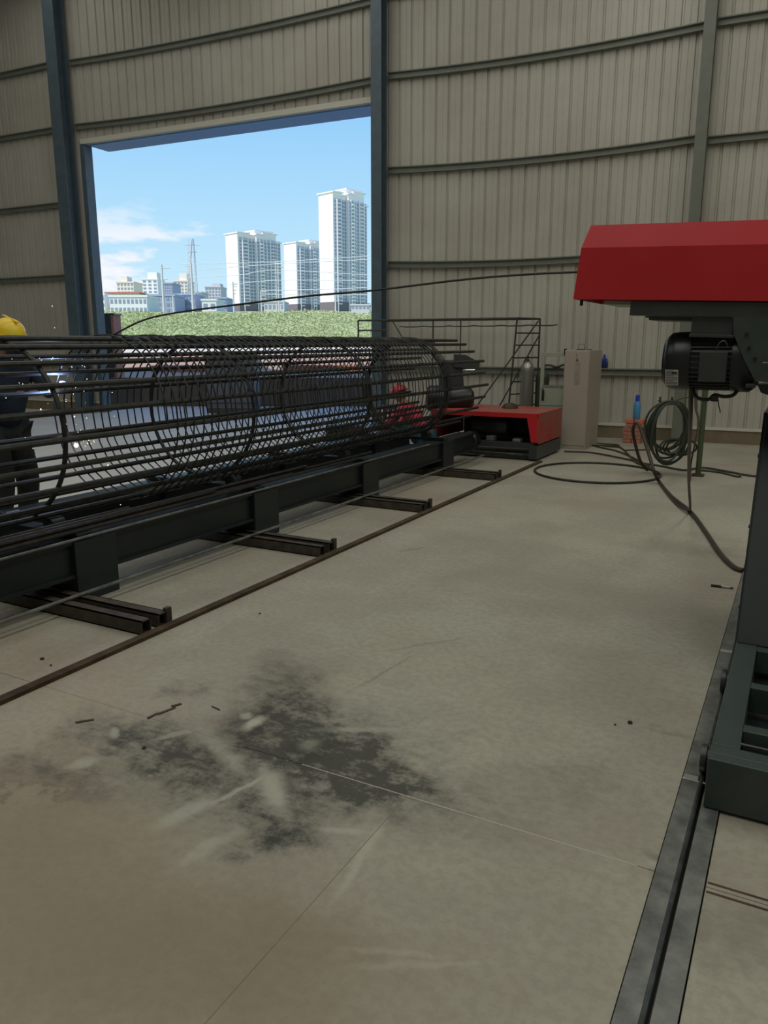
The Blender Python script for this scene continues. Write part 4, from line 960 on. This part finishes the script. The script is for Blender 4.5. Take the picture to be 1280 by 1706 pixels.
# ------------------------------------------------------------------ towers
def tower(label, u0, uc, u1, vt, vb, D, nf, seed=0, crown=True):
    base = at(uc, vb, D); top = at(uc, vt, D); Ht = top.z - base.z
    aL = (FW * .71 - RT * .70).normalized(); bR = (RT * .71 + FW * .70).normalized()
    lenA = (uc - u0) / 1321 * D / .70; lenB = (u1 - uc) / 1321 * D / .71 * 1.04
    base.z -= 3
    root = thing('apartment_tower', label, 'tower', tuple(base), 'pale apartment towers beyond the bank')
    T = Matrix.Translation(base) @ Matrix((bR, aL, Vector((0, 0, 1)))).transposed().to_4x4()   # x along right face, y along left face
    Ht += 3; fh = (Ht - 3 - 6) / nf
    W3 = [(0.0, .24, 0.0, 1.0), (.24, .40, 1.4, .985), (.40, .56, -.3, 1.0), (.56, .86, .3, 1.025), (.86, 1.0, 2.2, .93)]
    body = MB(); 
    for a, b, rec, hh in W3:
        body.box(a * lenB, b * lenB, rec, lenA - (1.5 if a > .8 else 0), 0, Ht * hh, T)
    body.build('walls', M_twall, root)
    fins = MB()
    for a in (.10, .24, .40, .47, .56, .72, .86):
        rec = 0
        for q in W3:
            if q[0] <= a < q[1]: rec = q[2]
        fins.box(a * lenB - .3, a * lenB + .3, rec - .9, rec + .3, 0, Ht * .97, T)
    fins.build('fins', M_twall, root)
    roof = MB()
    for a, b, rec, hh in W3:
        roof.box(a * lenB - .8, b * lenB + .8, rec - 1.2, lenA + .8 - (1.5 if a > .8 else 0), Ht * hh, Ht * hh + .7, T)
    if crown:
        roof.box(.42 * lenB, .80 * lenB, 2, lenA - 2, Ht * 1.01, Ht * 1.035 + 1, T); roof.box(.40 * lenB, .83 * lenB, 1, lenA - 1, Ht * 1.035 + 1, Ht * 1.035 + 1.7, T)
    roof.build('roof', M_twall, root)
    rec_ = MB(); win = MB(); bal = MB(); gr = MB()
    cols = [(.03, .09, 0), (.12, .22, 0), (.26, .33, 1.4), (.34, .39, 1.4), (.42, .46, -.3), (.48, .55, -.3), (.58, .64, .3), (.66, .71, .3), (.74, .79, .3), (.80, .85, .3), (.88, .92, 2.2), (.94, .99, 2.2)]
    for a, b, rec in cols:
        (gr if a == .48 and seed == 1 else rec_).box(a * lenB, b * lenB, rec - .12, rec + .1, 4, Ht * .955, T)
        for k in range(nf):
            z = 5 + k * fh
            win.box(a * lenB + .15, b * lenB - .15, rec - .2, rec + .05, z + fh * .25, z + fh * .8, T)
    for k in range(nf):
        z = 5 + k * fh
        bal.box(.48 * lenB, .555 * lenB, -1.9, -.3, z, z + fh * .38, T); bal.box(.12 * lenB, .21 * lenB, -.7, .0, z, z + fh * .3, T); bal.box(.74 * lenB, .85 * lenB, -.5, .3, z, z + fh * .25, T)
    rec_.build('wall_recess', M_tgrey, root)
    if gr.v: gr.build('glass_bay', M_tgreen, root)
    for nm, q, m in (('windows', win, M_twin), ('balconies', bal, M_twall)):
        q.build(nm, m, root, kind='stuff')
    MB().box(-.4, lenB + .4, -.5, lenA, 0, 6.5, T).build('podium', M_tbase, root)
    return root
tower('tallest white apartment tower at the right edge of the opening', 532, 557, 612, 320, 512, 520, 28, 1)
tower('medium white apartment tower, left of the three', 376, 400, 462, 388, 514, 560, 19, 0)
tower('shortest white apartment tower between the other two', 473, 496, 545, 404, 514, 640, 18, 0)

# ------------------------------------------------------------------ low city
def block(label, u0, u1, vt, vb, D, m, nf, nc, cat='building', side=0.0, roofm=None, depth=14, name='city_building', win=True, box=None, winm=None):
    p0 = at(u0, vb, D); p1 = at(u1, vb, D); zt = at(u0, vt, D).z; zb = p0.z - 3; p0.z = p1.z = zb; w = (p1 - p0).length
    root = thing(name, label, cat, tuple(p0))
    ax = (p1 - p0).normalized(); dp = Vector((-ax.y, ax.x, 0))
    T = Matrix.Translation(p0) @ Matrix((ax, dp, Vector((0, 0, 1)))).transposed().to_4x4(); h = zt - zb
    MB().box(0, w, 0, depth, 0, h, T).build('walls', m, root)
    MB().box(-.3, w + .3, -.3, depth + .3, h, h + .6, T).build('roof', roofm or m, root)
    if box: MB().box(w * box[0], w * box[1], 1, depth * .6, h + .6, h + box[2], T).build('roof_hut', m, root)
    if win:
        k = MB(); fh = (h - 3) / nf; cw = w / nc
        for i in range(nf):
            for j in range(nc): k.box(j * cw + cw * .22, (j + 1) * cw - cw * .22, -.12, .1, 3 + i * fh + fh * .25, 3 + i * fh + fh * .75, T)
        k.build('windows', winm or M_twin, root, kind='stuff')
    return root
block('long low white building with three rows of windows, left', 184, 246, 495, 523, 250, M_white, 2, 9)
block('narrow white building at the left jamb of the opening', 160, 176, 492, 524, 255, M_white, 3, 3)
block('grey flank wing right of the long low building', 247, 292, 493, 522, 270, M_bgrey, 3, 6)
block('cream block with a roof hut above the long building', 196, 224, 471, 497, 380, M_cream, 4, 5, box=(.2, .6, 3))
block('pink roofed row behind the long low building', 176, 232, 489, 497, 330, M_tan, 1, 8, roofm=M_rroof)
block('white block with grey top behind the tall pole', 238, 264, 466, 495, 440, M_twall, 5, 3, box=(.35, .95, 4))
block('blue grey block between the two tall poles', 271, 289, 473, 500, 350, M_bgrey, 6, 5)
block('cream and pink apartment block beside the pylon', 291, 314, 469, 505, 390, M_cream, 7, 4, box=(.4, .95, 4))
block('low blue grey hall below the cream and pink block', 293, 326, 492, 520, 285, M_bgrey, 3, 6)
block('small green grey building right of the pylon', 328, 337, 488, 516, 360, M_tgrey, 6, 2)
block('pale block with a glazed corner, left of the towers', 343, 369, 479, 508, 400, M_tgrey, 6, 5, box=(.45, .95, 2))
block('small white house in front of the pale block', 337, 361, 501, 520, 280, M_white, 1, 2)
block('low grey house left of the medium tower', 360, 378, 498, 517, 300, M_bgrey, 2, 4)
block('low dark building at the foot of the medium tower', 440, 474, 504, 518, 330, M_tgrey, 1, 5)
block('low grey building at the foot of the tallest tower', 585, 616, 509, 516, 300, M_tgrey, 1, 5)

# poles, pylon and lines
def upole(u, vt, vb, D, r, label, arms=()):
    b = at(u, vb, D); t = at(u, vt, D); b = Vector((t.x, t.y, b.z - 1))
    o = thing('utility_pole', label, 'pole', tuple(b))
    MB().tube([b, t], r, 8, rs=[r * 1.2, r * .8]).build('shaft', M_pole, o, smooth=True)
    for dv, l in arms:
        a = at(u, vt + dv, D)
        MB().tube([a - RT * l * .15, a + RT * l], .06 * D / 100, 5).build('crossarm', M_pole, o)
    return o
upole(269, 441, 524, 110, .16, 'tall pale concrete pole left of the pylon', ((6, 1.1), (24, .9)))
upole(318, 438, 520, 110, .16, 'tall pale concrete pole just in front of the pylon', ((5, -.8), (24, -.7)))
upole(288, 493, 522, 120, .13, 'short pale concrete pole between the two tall ones')
upole(388, 469, 524, 110, .11, 'thin pole with insulators in front of the medium tower', ((4, .6), (8, .6), (14, .5), (20, .4)))
upole(435, 484, 524, 110, .12, 'pale pole between medium and shortest tower', ((2, .8), (14, .8)))
upole(473, 500, 523, 110, .11, 'short pale pole at the left edge of the shortest tower')
upole(459, 435, 521, 130, .10, 'tall slim pole right of the medium tower, left of a pair', ((4, 1.0), (20, 1.0)))
upole(463, 435, 521, 131, .10, 'tall slim pole right of the medium tower, right of a pair', ((10, .8),))
upole(559, 492, 523, 110, .12, 'short pale pole in front of the tallest tower')
upole(508, 514, 521, 110, .12, 'stub of a pale pole before the shortest tower')
py = thing('lattice_pylon', 'tall thin lattice pylon left of the towers', 'pylon', tuple(at(321, 515, 325)))
bs = at(321, 517, 325); tp_ = at(321, 398, 325); hh = tp_.z - bs.z
for sx, sy in ((-1, -1), (1, -1), (-1, 1), (1, 1)):
    MB().tube([bs + RT * sx * 2.2 + FW * sy * 2.2, tp_ + RT * sx * .25 + FW * sy * .25], .17, 5).build('leg', M_tgrey, py)
lt = MB()
for i in range(14):
    a, b = i / 14, (i + 1) / 14; wa_, wb_ = 2.2 + (.25 - 2.2) * a, 2.2 + (.25 - 2.2) * b
    for s in (-1, 1): lt.tube([bs + RT * s * wa_ + Vector((0, 0, hh * a)) - FW * wa_, bs - RT * s * wb_ + Vector((0, 0, hh * b)) - FW * wb_], .08, 4)
lt.build('lattice', M_tgrey, py)
for v_, l in ((408, 3.2), (420, 1.8)):
    a = at(321, v_, 325); MB().tube([a - RT * l, a + RT * l], .15, 5).build('crossarm', M_tgrey, py)
for i, (pts, D) in enumerate(((((300, 440), (459, 436), (640, 425)), 128), (((300, 452), (459, 440), (640, 431)), 129), (((318, 462), (400, 458), (462, 450), (640, 460)), 127), (((380, 475), (462, 467), (640, 468)), 126), (((435, 484), (540, 482), (640, 478)), 112), (((435, 490), (540, 492), (640, 490)), 112))):
    o = MB().tube(spline([at(u, v, D) for u, v in pts], 6), .045, 4).build('overhead_line', M_wire); tag(o, 'thin bright overhead power line before the towers, ' + ('topmost', 'second from top', 'third from top, sagging', 'fourth from top', 'second lowest', 'lowest')[i], 'power line', 'overhead lines before the towers')
